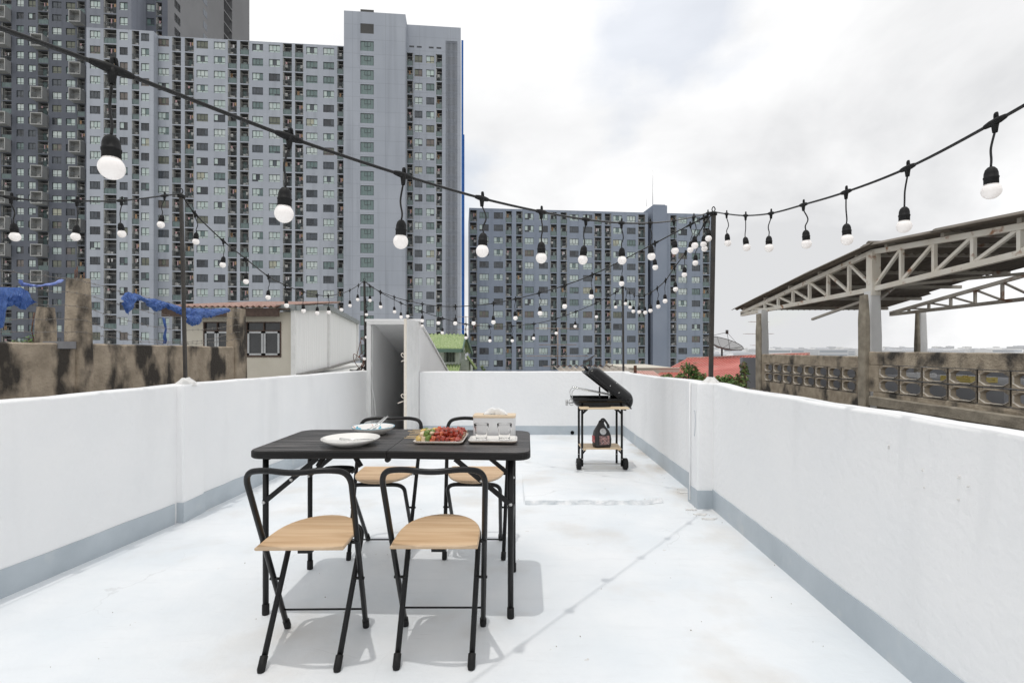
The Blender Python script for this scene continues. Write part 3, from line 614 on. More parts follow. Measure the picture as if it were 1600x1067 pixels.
# the dark upper storeys that stand over the light block's left end
mb = MB(); up_rows = [ROW0 + PITCH * k for k in range(1, 9)]; FU = Facade(db, O2, dv)
cU = [(k, a + du, b_ + du) for k, a, b_ in cA[:3]]; ue = F1.u(205) + du
FU.wall(mb, du, ue, ZT + .01, ZD, cU, up_rows); mb.quad((ue, dv, ZT + .01), (ue, 0, ZT + .01), (ue, 0, ZD), (ue, dv, ZD)); mb.quad((du, 0, ZT + .01), (du, dv, ZT + .01), (du, dv, ZD), (du, 0, ZD)); mb.quad((du, dv, ZD), (ue, dv, ZD), (ue, 0, ZD), (du, 0, ZD))
mb.build('upper_storeys', wallpaint('mid_grey_facade', (.20, .215, .255), (.23, .245, .285)), db); FU.fill(cU, up_rows, 8)

# ---- the lower blue-grey block on the right
O3 = ((733 - 800) / 800 * 114.7, 114.7)
rb = thing('apartment_block', 'lower blue-grey apartment block behind the right string lights, with lift core and mast', 'building', (O3[0], O3[1], 0), ANG)
rows3 = [31.0 - PITCH * k for k in range(15)]; Z3 = 32.6; K1 = Facade(rb, O3, 0.0)
c3a = cols_of(K1, [('b', 734.5, 745.5), ('w', 749, 763.6), ('w', 771.6, 786), ('b', 790, 799.6), ('b', 806.6, 816.5), ('w', 820, 834), ('w', 842, 856), ('b', 860, 870), ('b', 876, 886), ('w', 890, 904), ('w', 911, 925.5),
                   ('b', 928.7, 940), ('b', 945, 955), ('w', 958, 971.7), ('w', 979.6, 993), ('b', 997, 1008)])
c3b = cols_of(K1, [('b', 1047.5, 1057), ('w', 1060, 1073.6), ('w', 1081, 1094), ('b', 1098, 1108.7)])
ka, kb, kc, kd = K1.u(1012.5), K1.u(1018), K1.u(1040), K1.u(1112.5)
mb = MB(); K1.wall(mb, 0, ka, GZ, Z3, c3a, rows3); K1.wall(mb, kc, kd, GZ, Z3, c3b, rows3)
mb.quad((0, 14, GZ), (0, 0, GZ), (0, 0, Z3), (0, 14, Z3)); mb.quad((kd, 0, GZ), (kd, 14, GZ), (kd, 14, Z3), (kd, 0, Z3)); mb.quad((ka, 0, GZ), (ka, 3, GZ), (ka, 3, Z3), (ka, 0, Z3))
mb.quad((0, 0, Z3), (ka, 0, Z3), (ka, 14, Z3), (0, 14, Z3)); mb.quad((kc, 0, Z3), (kd, 0, Z3), (kd, 14, Z3), (kc, 14, Z3)); mb.quad((kd, 14, GZ), (0, 14, GZ), (0, 14, Z3), (kd, 14, Z3)); mb.quad((ka, 3, GZ), (kb, 3, GZ), (kb, 3, Z3), (ka, 3, Z3))
mb.build('wall', M_md, rb); K1.fill(c3a, rows3, 9); K1.fill(c3b, rows3, 10)
mb = MB(); mb.box(kb, kc, -.9, 9, GZ, 34.1); mb.box(kb + .3, kc - .3, -.6, 8, 34.1, 34.35); mb.build('lift_core', M_md2, rb)
mb = MB(); um = K1.u(1020.5) ; mb.tube([(um + .3, 1, 34.1), (um + .3, 1, 42.8)], [.09, .035], 6); mb.tube([(um - 1.2, 1, 34.3), (um - 1.2, 1, 36.2)], .04, 6); mb.build('mast', M_zinc, rb)

# ================================================================== LEFT NEIGHBOUR: stained wall, posts, wire, tarpaulins
WA = math.atan2(.995, .0995); WO = (-3.96, 0.0)
def WL(s_, y_=0.0, z=0.0):      # wall frame -> world: s along the wall, y away from the terrace
    return Vector((WO[0] + s_ * math.cos(WA) - y_ * math.sin(WA), WO[1] + s_ * math.sin(WA) + y_ * math.cos(WA), z))
def SW(px, y_=0.0): k = (800 - px) / 800; return (3.96 + y_) / (k + .1) / .995
def rough_post(mb, x0, x1, y0, y1, z0, z1, seed, amp=.012, n=14):
    """A cast post with worn, slightly rounded and uneven arrises."""
    base = len(mb.v)
    for k in range(n + 1):
        z = z0 + (z1 - z0) * k / n; sh = .012 if k == n else 0
        ring = []
        for (x, y) in rrect(x0 + sh, x1 - sh, y0 + sh, y1 - sh, .018, 2):
            d = amp * noise.noise((x * 9 + seed, y * 9, z * 5)); cx, cy = (x0 + x1) / 2, (y0 + y1) / 2
            ring.append((x + d * (1 if x > cx else -1), y + d * (1 if y > cy else -1), z + (.012 * noise.noise((x * 12, y * 12, seed)) if k == n else 0)))
        mb.v += ring
    m = 12
    for k in range(n):
        for i in range(m): j = (i + 1) % m; mb.f.append((base + k * m + i, base + k * m + j, base + (k + 1) * m + j, base + (k + 1) * m + i)); mb.m.append(0); mb.s.append(False)
    mb.f.append(tuple(base + n * m + i for i in range(m))); mb.m.append(0); mb.s.append(False)
sw_ = thing('boundary_wall', 'mildew-stained brown concrete wall with tall posts beyond the left parapet', 'wall', (WO[0], WO[1], 0), WA)
def wallseg(s0, s1, zt0, zt1):
    mb = MB(); n = 40
    for k in range(n + 1):
        s_ = s0 + (s1 - s0) * k / n; zt = zt0 + (zt1 - zt0) * k / n + .006 * noise.noise((s_ * 4, 0, 0))
        for (y_, z) in ((0, GZ), (0, 0), (.004 * noise.noise((s_ * 3, 1, 1)), .6), (.004 * noise.noise((s_ * 3, 5, 1)), zt - .012), (.015, zt), (.105, zt), (.12, zt - .015), (.12, GZ)): mb.v.append((s_, y_, z))
    for k in range(n):
        for i in range(7): mb.f.append((k * 8 + i, (k + 1) * 8 + i, (k + 1) * 8 + i + 1, k * 8 + i + 1)); mb.m.append(0); mb.s.append(False)
    mb.build('wall_panel', M_conc, sw_)
pS = SW(118); eS = SW(366)
wallseg(1.2, pS, 1.232, 1.232); wallseg(pS + .13, eS, 1.228, 1.205)
mb = MB(); rough_post(mb, pS, pS + .135, -.035, .125, GZ, 1.765, 3, .004); mb.build('post', M_conc, sw_)
mb = MB(); rough_post(mb, eS, eS + .22, -.03, .12, GZ, 1.675, 8, .004); mb.build('post', M_conc, sw_)
mb = MB(); mb.box(pS - .15, pS - .001, -.008, .128, 1.185, 1.243); mb.build('cement_patch', mat('grey_cement', (.27, .27, .28), (.22, .22, .23), 12, .8), sw_)
M_rust = mat('rusty_iron', (0.16, 0.075, 0.045), (0.09, 0.05, 0.04), 30, .85)
for k, (a, b_) in enumerate(((.03, .02), (.08, .09), (.12, .05))): mb = MB(); mb.tube([(pS + a, b_, 1.74), (pS + a + .004, b_, 1.86 - .02 * k)], .005, 6); mb.build('rebar', M_rust, sw_)
bp = thing('concrete_post', 'shorter eroded concrete post standing behind the stained wall', 'post', (-5.46, 6.0, GZ))
mb = MB(); rough_post(mb, -.085, .075, -.07, .07, 0, 1.67 - GZ, 21, .006, 60); mb.build('post_body', M_conc, bp)
for k in range(2): mb = MB(); mb.tube([(-.09, -.05 + .10 * k, 1.60 - GZ), (-.125, -.05 + .1 * k, 1.4 - GZ), (-.06, -.05, 1.15 - GZ)], .006, 6); mb.build('rebar', M_rust, bp)
# barbed wire: five strands
M_wire = mat('galvanised_wire', (.30, .29, .27), (.18, .15, .13), 60, .5, metal=.6)
strand_lab = ['topmost barbed wire strand strung between the concrete posts', 'second barbed wire strand from the top between the posts', 'middle barbed wire strand between the concrete posts', 'fourth barbed wire strand from the top between the posts', 'lowest barbed wire strand just above the stained wall']
for k in range(5):
    pts = []; zA = 1.74 - .105 * k; zE = 1.64 - .085 * k
    for i in range(61):
        t = i / 60; s_ = 1.4 + (eS + .05 - 1.4) * t
        z = (zA if s_ < pS else zA + (zE - zA) * (s_ - pS) / (eS - pS)) - (.02 if s_ < pS else .055) * math.sin(math.pi * min(1, max(0, (s_ - 1.4) / (pS - 1.4) if s_ < pS else (s_ - pS) / (eS - pS)))) * (1 + .6 * k % 2)
        pts.append(WL(s_, -.045 if pS - .05 < s_ < pS + .2 or s_ > eS - .1 else -.04 + .012 * math.sin(i * 1.3 + k), z + .004 * math.sin(i * 2.1 + k)))
    mb = MB(); mb.tube(pts, .0022, 5)
    for i in range(1, len(pts) - 1, 1):
        c = pts[i]
        for a in (40, 130, 220, 310): mb.tube([c, c + V(.003 * math.cos(R(a)), .016 * math.cos(R(a + i * 30)), .016 * math.sin(R(a + i * 30)))], .0014, 4)
    tag(mb.build('barbed_wire', M_wire), strand_lab[k], 'barbed wire', 'barbed wire strands over the stained wall')
# tarpaulins
M_tarp = mat('blue_tarpaulin', (0.022, 0.078, 0.30), (0.07, 0.15, 0.40), 16, .38, .4, 30, bdist=.02)
M_tarp2 = mat('faded_tarpaulin', (0.10, 0.17, 0.50), (0.22, 0.28, 0.58), 14, .5)
def tarp(lab, spec, m, yoff, seed):
    pts = []
    for (px, a, b_), (px2, a2, b2) in zip(spec, spec[1:]):
        for k in range(6): t = k / 6; pts.append((px + (px2 - px) * t, a + (a2 - a) * t, b_ + (b2 - b_) * t))
    pts.append(spec[-1]); nv = 14; mb = MB()
    for i, (px, a, b_) in enumerate(pts):
        s_ = SW(px, yoff); D = s_ * .995
        for j in range(nv + 1):
            t = j / nv; y = a + (b_ - a) * t; z = HC + (CY - y) * D / FPX; amp = .020 * (.35 + t); y += 2.2 * t * noise.noise((px * .35, seed, 2.0)); z = HC + (CY - y) * D / FPX
            d = amp * .9 * (abs(noise.noise((px * .11 + t * .9 + seed, t * 1.1, seed))) - .25) + amp * .8 * (.3 - abs(noise.noise((px * .25 - t * 1.6, t * 1.8 + seed, 3)))) + .008 * noise.noise((px * .5, t * 5, seed))
            mb.v.append(tuple(WL(s_ + .02 * noise.noise((px * .1, t * 3, seed + 4)), yoff + d - .02 * math.sin(t * math.pi), z)))
    for i in range(len(pts) - 1):
        for j in range(nv): a = i * (nv + 1) + j; mb.f.append((a, a + nv + 1, a + nv + 2, a + 1)); mb.m.append(0); mb.s.append(False)
    o = mb.build('tarpaulin', m); sm = o.modifiers.new('thick', 'SOLIDIFY'); sm.thickness = .002
    return tag(o, lab, 'tarpaulin', 'blue tarpaulin rags on the wire')
tarp('torn blue tarpaulin hanging from the wire at the left edge', [(-60, 452, 520), (-8, 450, 516), (4, 449, 512), (9, 449, 482), (22, 450, 477), (33, 449, 482), (40, 452, 484), (45, 458, 479), (53, 472, 474)], M_tarp, -.075, 1.0)
tarp('thin twisted strip of faded blue tarpaulin tied to the tall post', [(33, 437, 441), (36, 441, 447), (45, 444, 448), (60, 446, 448.5), (80, 443, 446), (98, 437, 440)], M_tarp2, -.07, 2.0)
tarp('long torn blue tarpaulin draped along the wire towards the end post', [(190, 467, 474), (197, 458, 488), (202, 456, 492), (208, 459, 484), (212, 458, 470), (222, 463, 470), (230, 467, 475), (244, 467, 487), (252, 470, 484), (258, 472, 479), (272, 476, 487), (285, 480, 493), (300, 482, 500), (316, 482, 497), (330, 483, 496), (345, 482, 491), (358, 482, 488)], M_tarp, -.07, 3.0)
tarp('small dark flap of blue tarpaulin hanging below the long rag', [(289, 492, 503), (300, 493, 509), (308, 493, 508), (314, 491, 505)], M_tarp, -.085, 5.0)
tarp('narrow upright strip of blue tarpaulin hanging behind the pole', [(251.5, 496, 537), (256, 497, 537)], M_tarp, .16, 4.0)

# ================================================================== LEFT: small house with cladding
nb = thing('clad_house', 'cream and white clad upper storey with paned windows and corrugated roof, behind the left parapet', 'house', (0, 0, 0))
M_cream = mat('cream_render', (0.56, 0.52, 0.44), (0.62, 0.58, 0.50), 1.5, .8, .2, 20)
M_clad = mat('white_cladding', (0.86, 0.86, 0.85), (0.80, 0.80, 0.79), 3, .5, stretch=(6, 6, .3))
DN = 12.0; xL, xR = (285 - 800) * DN / 800, (457.5 - 800) * DN / 800; zF = 2.04
w1 = [((x0_ - 800) * DN / 800, (x1_ - 800) * DN / 800) for x0_, x1_ in ((318, 360), (384.5, 439.5))]; wz0, wz1 = HC + (CY - 556) * DN / 800, HC + (CY - 503) * DN / 800
mb = MB(); x = xL
for a, b_ in w1:
    mb.box(x, a, DN, DN + .12, GZ, zF); mb.box(a, b_, DN, DN + .12, GZ, wz0); mb.box(a, b_, DN, DN + .12, wz1, zF); x = b_
mb.box(x, xR, DN, DN + .12, GZ, zF); mb.box(xL, xL + .1, DN + .12, DN + 7, GZ, zF)
mb.build('front_wall', M_cream, nb)
M_brown = mat('brown_timber', (.055, .032, .024), (.09, .055, .04), 15, .6)
M_dglass = mat('dark_window_glass', (.012, .014, .016), (.03, .033, .036), 3, .06, spec=.7)
M_alu = mat('aluminium', (.50, .51, .52), (.42, .43, .44), 6, .4, metal=.3)
for a, b_ in w1:
    f = MB(); f.box(a, b_, DN - .02, DN + .06, wz0 - .03, wz0 + .012); f.box(a, b_, DN - .02, DN + .06, wz1 - .02, wz1); f.box(a, a + .025, DN - .015, DN + .06, wz0, wz1); f.box(b_ - .025, b_, DN - .015, DN + .06, wz0, wz1)
    zm = wz0 + (wz1 - wz0) * .74; f.box(a + .025, b_ - .025, DN - .01, DN + .05, zm - .012, zm + .012); f.box((a + b_) / 2 - .01, (a + b_) / 2 + .01, DN, DN + .05, zm, wz1)
    fo = f.build('window', M_brown, nb)
    for h in range(2):
        c0 = a + .03 + h * (b_ - a - .06) / 2; c1 = c0 + (b_ - a - .06) / 2 - .012; q = MB(); t_ = .045
        q.box(c0, c1, DN - .005, DN + .03, wz0 + .015, wz0 + .015 + t_); q.box(c0, c1, DN - .005, DN + .03, zm - .015 - t_, zm - .015); q.box(c0, c0 + t_, DN - .005, DN + .03, wz0 + .015, zm - .015); q.box(c1 - t_, c1, DN - .005, DN + .03, wz0 + .015, zm - .015)
        q.build('sash', M_alu, fo)
        q = MB(); q.quad((c0, DN + .02, wz0), (c1, DN + .02, wz0), (c1, DN + .02, zm), (c0, DN + .02, zm)); q.build('pane', M_dglass, fo)
    q = MB(); q.quad((a, DN + .04, zm), (b_, DN + .04, zm), (b_, DN + .04, wz1), (a, DN + .04, wz1)); q.build('top_pane', M_dglass, fo)
# clad flank
FLK = [(457.5, 585.5, 484.5, 12.0), (512.5, 573.2, 484.0, 15.6), (557.5, 561.0, 506.0, 20.4)]
mb = MB(); ft = [(P(a, b_, D), P(a, c, D)) for a, b_, c, D in FLK]
for (p0, q0_), (p1, q1_) in zip(ft, ft[1:]):
    n = 18
    for k in range(n):
        t0_, t1_ = k / n, (k + 1) / n; a = p0.lerp(p1, t0_); b_ = p0.lerp(p1, t1_); c = q0_.lerp(q1_, t1_); d = q0_.lerp(q1_, t0_)
        mid0 = a.lerp(b_, .9); mid1 = d.lerp(c, .9)
        mb.quad(a, mid0, mid1, d); ind = V(-.010, 0.004, 0); mb.quad(mid0, mid0 + ind, mid1 + ind, mid1); mb.quad(mid0 + ind, b_, c, mid1 + ind)
mb.build('cladding', M_clad, nb)
for p0, q0_ in ft: mb = MB(); mb.bar(p0 + V(.03, -.03, 0), q0_ + V(.03, -.03, 0), .09); mb.build('cover_strip', M_white, nb)
mb = MB()
for (p0, q0_), (p1, q1_) in zip(ft, ft[1:]): mb.bar(q0_ + V(.05, -.05, .05), q1_ + V(.05, -.02, .05), .14, .13)
mb.bar(P(432, 480.5, 11.9), P(460, 480.5, 11.9), .06, .14); mb.build('roof_flashing', mat('grey_flashing', (.24, .26, .26), (.3, .32, .32), 4, .5), nb)
mb = MB()
for (p0, q0_), (p1, q1_) in zip(ft, ft[1:]): mb.bar(p0 + V(.08, 0, -.02), p1 + V(.08, 0, -.02), .12, .05)
mb.build('gutter', mat('gutter_grey', (.30, .29, .27), (.2, .19, .18), 8, .7), nb)
# corrugated roof with fascia
M_rtin = mat('red_brown_tin', (.30, .16, .13), (.40, .27, .22), 6, .6)
def corrugated(mb, A, B, C, D_, waves, amp, ny=6, m=0, per=4):
    """Corrugated sheet: A->B the wave direction (lower edge), D_->C the upper edge."""
    A, B, C, D_ = map(Vector, (A, B, C, D_)); n = waves * per; nrm = (B - A).cross(D_ - A).normalized(); b = len(mb.v)
    for j in range(ny + 1):
        for i in range(n + 1):
            t = i / n; s_ = j / ny; p = A.lerp(B, t).lerp(D_.lerp(C, t), s_); mb.v.append(tuple(p + nrm * amp * math.cos(2 * math.pi * i / per)))
    for j in range(ny):
        for i in range(n): a = b + j * (n + 1) + i; mb.f.append((a, a + 1, a + n + 2, a + n + 1)); mb.m.append(m); mb.s.append(True)
zr0 = HC + (CY - 476.5) * 11.7 / 800
mb = MB(); corrugated(mb, (xL - .3, 11.65, zr0 - .03), (-5.36, 11.65, zr0 - .03), (-5.36, 16, zr0 + .45), (xL - .3, 16, zr0 + .45), 20, .025); o = mb.build('roof_sheet', M_rtin, nb); sm = o.modifiers.new('thick', 'SOLIDIFY'); sm.thickness = .012
mb = MB(); mb.box(xL - .3, -5.36, 11.72, 11.8, zr0 - .26, zr0 - .07); mb.box(xL, xR, 11.80, 11.995, zr0 - .10, zr0 - .07); mb.build('fascia', M_brown, nb)
mb = MB(); mb.add([(xL, 12.1, zF), (xR, 12.1, zF), (-7.6, 20.4, 2.0), (xL - 3, 20.4, 2.0)], [(0, 1, 2, 3)]); mb.build('roof_deck', M_brown, nb)
# flat white roof below the cladding
mb = MB(); mb.add([(-2.2, 7.4, .50), (-2.06, 11.8, .50), (-2.4, 24, .50), (-9.0, 24, .5), (-5.1, 11.9, .5), (-4.2, 11.9, .5), (-3.1, 7.4, .5)], [(0, 1, 2, 3, 4, 5, 6)])
mb.prism([(-2.2, 7.4), (-2.06, 11.8), (-2.4, 24), (-9.0, 24), (-5.1, 11.9), (-4.2, 11.9), (-3.1, 7.4)], GZ, .498)
fr = mb.build('flat_roof', mat('white_roof_coat', (.66, .66, .64), (.54, .54, .52), 1.2, .7, .3, 10, c3=(.40, .38, .35), scale3=.8, lo3=.58, hi3=.8)); tag(fr, 'low white-coated flat roof between the left parapet and the clad house', 'roof')
mb = MB(); random.seed(8)
for k in range(14):
    c = V(-2.5 + random.uniform(-.25, .1), 9.2, .9 + random.uniform(-.35, .35)); pts = [c + V(random.uniform(-.15, .15), random.uniform(-.1, .1), random.uniform(-.25, .25)) for _ in range(5)]; mb.tube(catmull(pts, 5), .006, 5)
mb.tube([(-2.55, 9.2, .5), (-2.52, 9.2, 1.3)], .02, 6)
tag(mb.build('cable_tangle', M_rust), 'brown tangle of old cables on a stub behind the far left pole', 'cables')

# ================================================================== FAR CENTRE: green roof house, small roofs, aerials
gh = thing('green_roof_house', 'small pale green house with light green tiled roof behind the bulkhead', 'house', (0, 0, 0))
M_gt = mat('green_tile', (.22, .31, .12), (.34, .42, .19), 5, .6, c3=(.42, .46, .28), scale3=9, lo3=.55, hi3=.75)
M_gw = mat('pale_green_wall', (.50, .55, .48), (.56, .60, .54), 3, .8)
DG = 18.0; ra, rb_ = P(640, 521.5, 19.0), P(727, 522, 19.0); ea, eb = P(640, 544.5, 17.4), P(721, 545, 17.4)
mb = MB(); corrugated(mb, ea, eb, rb_, ra, 15, .03, 8)
b2_ = P(737, 550, 20.4); a2_ = P(640, 550, 20.4); corrugated(mb, b2_, a2_, ra, rb_, 15, .03, 4); o = mb.build('roof', M_gt, gh); sm = o.modifiers.new('thick', 'SOLIDIFY'); sm.thickness = .04
mb = MB(); mb.bar(ea + V(0, -.03, -.06), eb + V(0, -.03, -.06), .05, .12); mb.bar(rb_ + V(.02, 0, -.02), eb + V(.03, 0, -.06), .05, .12); mb.bar(rb_ + V(.02, 0, -.02), b2_ + V(.03, 0, -.06), .05, .12); mb.build('fascia', mat('green_fascia', (.10, .17, .13), rough=.6), gh)
mb = MB(); y_, x0_, x1_ = 17.8, P(640, 0, 17.8).x, P(718, 0, 17.8).x
zc = P(0, 545, 17.8).z - .05; zs = P(0, 566, 17.8).z
mb.box(x0_, x1_, y_, 20, GZ, zs); mb.box(x1_ - .15, x1_, y_, y_ + .15, zs, zc); mb.box(x1_ - .15, x1_, 19.85, 20, zs, zc); mb.box(x0_, P(693, 0, 17.8).x, y_, 20, zs, zc)
mb.add([(x1_, y_ + .02, zc), (x1_, 19.98, zc), (x1_, 19, rb_.z - .12)], [(0, 1, 2)]); mb.build('wall', M_gw, gh)
mb = MB(); mb.box(P(694, 0, 17.8).x, x1_ - .16, 18.4, 18.45, zs, zc); mb.build('lattice_screen', mat('dark_lattice', (.03, .034, .03), (.08, .09, .08), 25, .7, stretch=(1, 1, .2)), gh)
for k in range(9): x = P(694, 0, 17.8).x + .06 + k * .055; mb = MB(); mb.box(x, x + .018, 18.36, 18.39, zs, zc); mb.build('lattice_bar', M_gw, gh)
mb = MB(); corrugated(mb, P(694, 579, 16.9), P(716, 581, 16.9), P(719, 569, 17.7), P(690, 569, 17.7), 6, .03, 4); o = mb.build('porch_roof', M_gt, gh); sm = o.modifiers.new('thick', 'SOLIDIFY'); sm.thickness = .03
mb = MB(); mb.add([P(731, 555, 17.3), P(746, 575, 17.3), P(744, 577, 18.6), P(730, 557, 18.6)], [(0, 1, 2, 3)]); o = mb.build('awning', M_gt, gh); sm = o.modifiers.new('thick', 'SOLIDIFY'); sm.thickness = .05
mb = MB(); mb.box(x1_, x1_ + .32, 17.9, 19.6, GZ, P(0, 563, 17.9).z); mb.build('side_annex', M_gw, gh)

hr = thing('corrugated_roof_house', 'low grey corrugated fibre-cement roof just behind the far parapet', 'house', (0, 0, 0))
M_asb = mat('fibre_cement', (.42, .38, .33), (.33, .29, .25), 6, .9, c3=(.16, .14, .12), scale3=5, lo3=.56, hi3=.75)
mb = MB(); corrugated(mb, P(905, 612, 9.0), P(1040, 612, 9.0), P(975, 573.5, 12), P(866, 573.5, 12), 11, .03, 5, per=6); o = mb.build('roof', M_asb, hr); sm = o.modifiers.new('thick', 'SOLIDIFY'); sm.thickness = .015
mb = MB(); corrugated(mb, P(872, 571.5, 12.15), P(957, 571, 12.15), P(957, 571.5, 13.5), P(872, 571.5, 13.5), 9, .025, 3); o = mb.build('back_sheet', M_rust, hr); sm = o.modifiers.new('thick', 'SOLIDIFY'); sm.thickness = .02
mb = MB(); mb.box(P(870, 0, 12).x, P(972, 0, 12).x, 9.6, 13.3, GZ, .42); mb.build('wall', M_conc2, hr)
mb = MB(); mb.bar(P(992.5, 584, 10.2), P(992.5, 571, 10.2), .05); mb.bar(P(992.5, 584, 10.2) - V(0, 0, 1.2), P(992.5, 584, 10.2), .05); tag(mb.build('iron_stub', M_rust), 'short rusty iron stub beside the corrugated roof edge', 'post')
cw = thing('cream_roof_wall', 'low cream roof wall between the corrugated roof and the red roof', 'wall', (0, 0, 0))
mb = MB(); mb.box(P(984, 0, 15).x, P(1062, 0, 15).x, 15, 19, GZ, P(0, 575.5, 15).z); mb.build('wall_body', M_cream, cw)
mb = MB(); mb.box(P(983, 0, 15).x, P(1062.5, 0, 15).x, 14.96, 15.12, P(0, 575.5, 15).z, P(0, 574.2, 15).z); mb.build('coping', M_cream, cw)
M_red = mat('red_metal_roof', (.50, .115, .085), (.58, .17, .13), 2.5, .5, c3=(.52, .26, .21), scale3=1.2, lo3=.55, hi3=.8)
def seam_roof(mb, A, B, C, D_, n, h=.045):
    A, B, C, D_ = map(Vector, (A, B, C, D_)); nrm = (B - A).cross(D_ - A).normalized(); mb.quad(A, B, C, D_)
    for k in range(n + 1):
        t = k / n; p, q = A.lerp(B, t), D_.lerp(C, t); mb.bar(p + nrm * h * .4, q + nrm * h * .4, .05, h, 0, nrm)
rh = thing('red_roof_house', 'house with large ribbed red metal roof right of the terrace', 'house', (0, 0, 0))
rl, rr = P(1076, 561, 19), P(1262, 553.2, 19); bl, br = P(1020, 596, 14), P(1196, 583, 14); br.z = bl.z = .36
mb = MB(); seam_roof(mb, bl, br, rr, rl, 34); mb.build('roof', M_red, rh)
mb = MB(); mb.bar(rl + V(-.05, 0, .03), rr + V(0, 0, .03), .3, .06); mb.build('ridge_cap', mat('pale_ridge', (.50, .42, .38), (.55, .25, .2), 3, .6), rh)
mb = MB(); seam_roof(mb, P(1290, 575, 24), P(1085, 575, 24), rl + V(0, .02, -.01), rr + V(0, .02, -.01), 20); mb.build('back_roof', M_red, rh)
mb = MB(); mb.box(bl.x + .9, br.x - .3, 14.5, 23, GZ, .34); mb.build('wall', M_conc2, rh)
sr = thing('small_red_roof', 'small faded red roof corner beside the corrugated roof', 'roof', (0, 0, 0))
mb = MB(); seam_roof(mb, P(1000, 604, 9.6), P(1050, 604, 9.6), P(1019, 581, 12.5), P(985, 581, 12.5), 9, .03); mb.build('roof', mat('faded_red', (.52, .24, .19), (.55, .33, .28), 4, .6), sr)
mb = MB(); mb.box(P(1000, 0, 9.6).x + .1, P(1050, 0, 9.6).x - .3, 9.9, 12.4, GZ, .44); mb.build('wall', M_cream, sr)

def aerial(lab, base, top, arms, tilt=0):
    r_ = thing('tv_aerial', lab, 'aerial', base); h = top - base[2]
    mb = MB(); mb.tube([(0, 0, 0), (0, 0, h)], .014, 6); mb.build('mast', M_zal, r_)
    for (z, half, nel, el, ang) in arms:
        mb = MB(); c, s_ = math.cos(R(ang)), math.sin(R(ang)); mb.tube([(-half * c, -half * s_, z * h), (half * c, half * s_, z * h + tilt)], .009, 5)
        for k in range(nel): t = -half + 2 * half * k / (nel - 1); e_ = el * (1 - .4 * k / nel); mb.tube([(t * c + e_ * s_, t * s_ - e_ * c, z * h), (t * c - e_ * s_, t * s_ + e_ * c, z * h)], .006, 5)
        mb.build('boom', M_zal, r_)
M_zal = mat('aged_aluminium', (.36, .33, .30), (.30, .2, .16), 20, .5, metal=.4)
q = P(871.5, 574, 12.5); aerial('tall television aerial above the corrugated roof', (q.x, 12.5, .7), P(0, 512, 12.5).z, [(.98, .55, 4, .12, 15), (.58, .45, 3, .08, -10), (.30, .75, 9, .14, 3), (.05, .35, 3, .1, 10)])
q = P(728, 545, 18.8); aerial('thin television aerial rising behind the green roof', (q.x, 18.8, 1.55), P(0, 494, 18.8).z, [(.97, .3, 3, .1, 10), (.62, .5, 5, .15, 5), (.4, .35, 3, .1, -20)])
q = P(1166.5, 556, 20); aerial('pinkish television aerial above the red roof beside the satellite dish', (q.x, 19.0, .78), P(0, 502, 19).z + .02, [(.97, .36, 4, .12, 10), (.66, .5, 6, .2, 0), (.36, .3, 4, .12, 20), (.10, .25, 3, .1, 0)])

# satellite dishes
def dish(lab, loc, Rd, tilt_x, tilt_y, post, lnb=True):
    r_ = thing('satellite_dish', lab, 'satellite dish', loc); Mx = Matrix.Translation((0, 0, post)) @ Matrix.Rotation(R(tilt_y), 4, 'Y') @ Matrix.Rotation(R(tilt_x), 4, 'X')
    mb = MB(); prof = [(Rd * k / 8, .28 * Rd * (k / 8) ** 2) for k in range(9)]; mb.lathe([(max(.001, a), b_) for a, b_ in prof], 32, 0, Mx); mb.build('bowl', M_mesh, r_)
    mb = MB(); ring = [Mx @ V(Rd * math.cos(2 * math.pi * k / 40), Rd * math.sin(2 * math.pi * k / 40), .28 * Rd) for k in range(40)]; mb.tube(ring, Rd * .018, 5, closed=True)
    for k in range(8): a = 2 * math.pi * k / 8; mb.tube([Mx @ V(a_ * math.cos(a), a_ * math.sin(a), b_ - .004) for a_, b_ in prof], Rd * .012, 4)
    mb.build('rim_and_ribs', M_dmet, r_)
    mb = MB(); mb.tube([(0, 0, 0), (0, 0, post)], Rd * .05, 8); mb.build('mount', M_dmet, r_)
    if lnb:
        mb = MB(); f = Mx @ V(0, 0, Rd * .88); mb.tube([f - V(0, 0, Rd * .08), f + V(0, 0, Rd * .12)], Rd * .075, 8)
        for k in range(3): a = R(30 + 120 * k); mb.tube([Mx @ V(Rd * math.cos(a), Rd * math.sin(a), .28 * Rd), f], Rd * .012, 4)
        mb.build('feed_horn', M_dmet, r_)
M_mesh = mat('dish_mesh', (.10, .095, .09), (.14, .13, .12), 30, .6, alpha=.62); M_dmet = mat('dish_metal', (.035, .033, .032), rough=.5)
q = P(1128, 556, 19); dish('large dark mesh satellite dish on the red roof ridge', (q.x, 19.0, .78), .70, 20, 10, .42)
q = P(921, 571, 12.6); dish('small dark dish seen edge-on above the corrugated roof', (q.x, 12.6, .74), .17, -8, -32, .14)

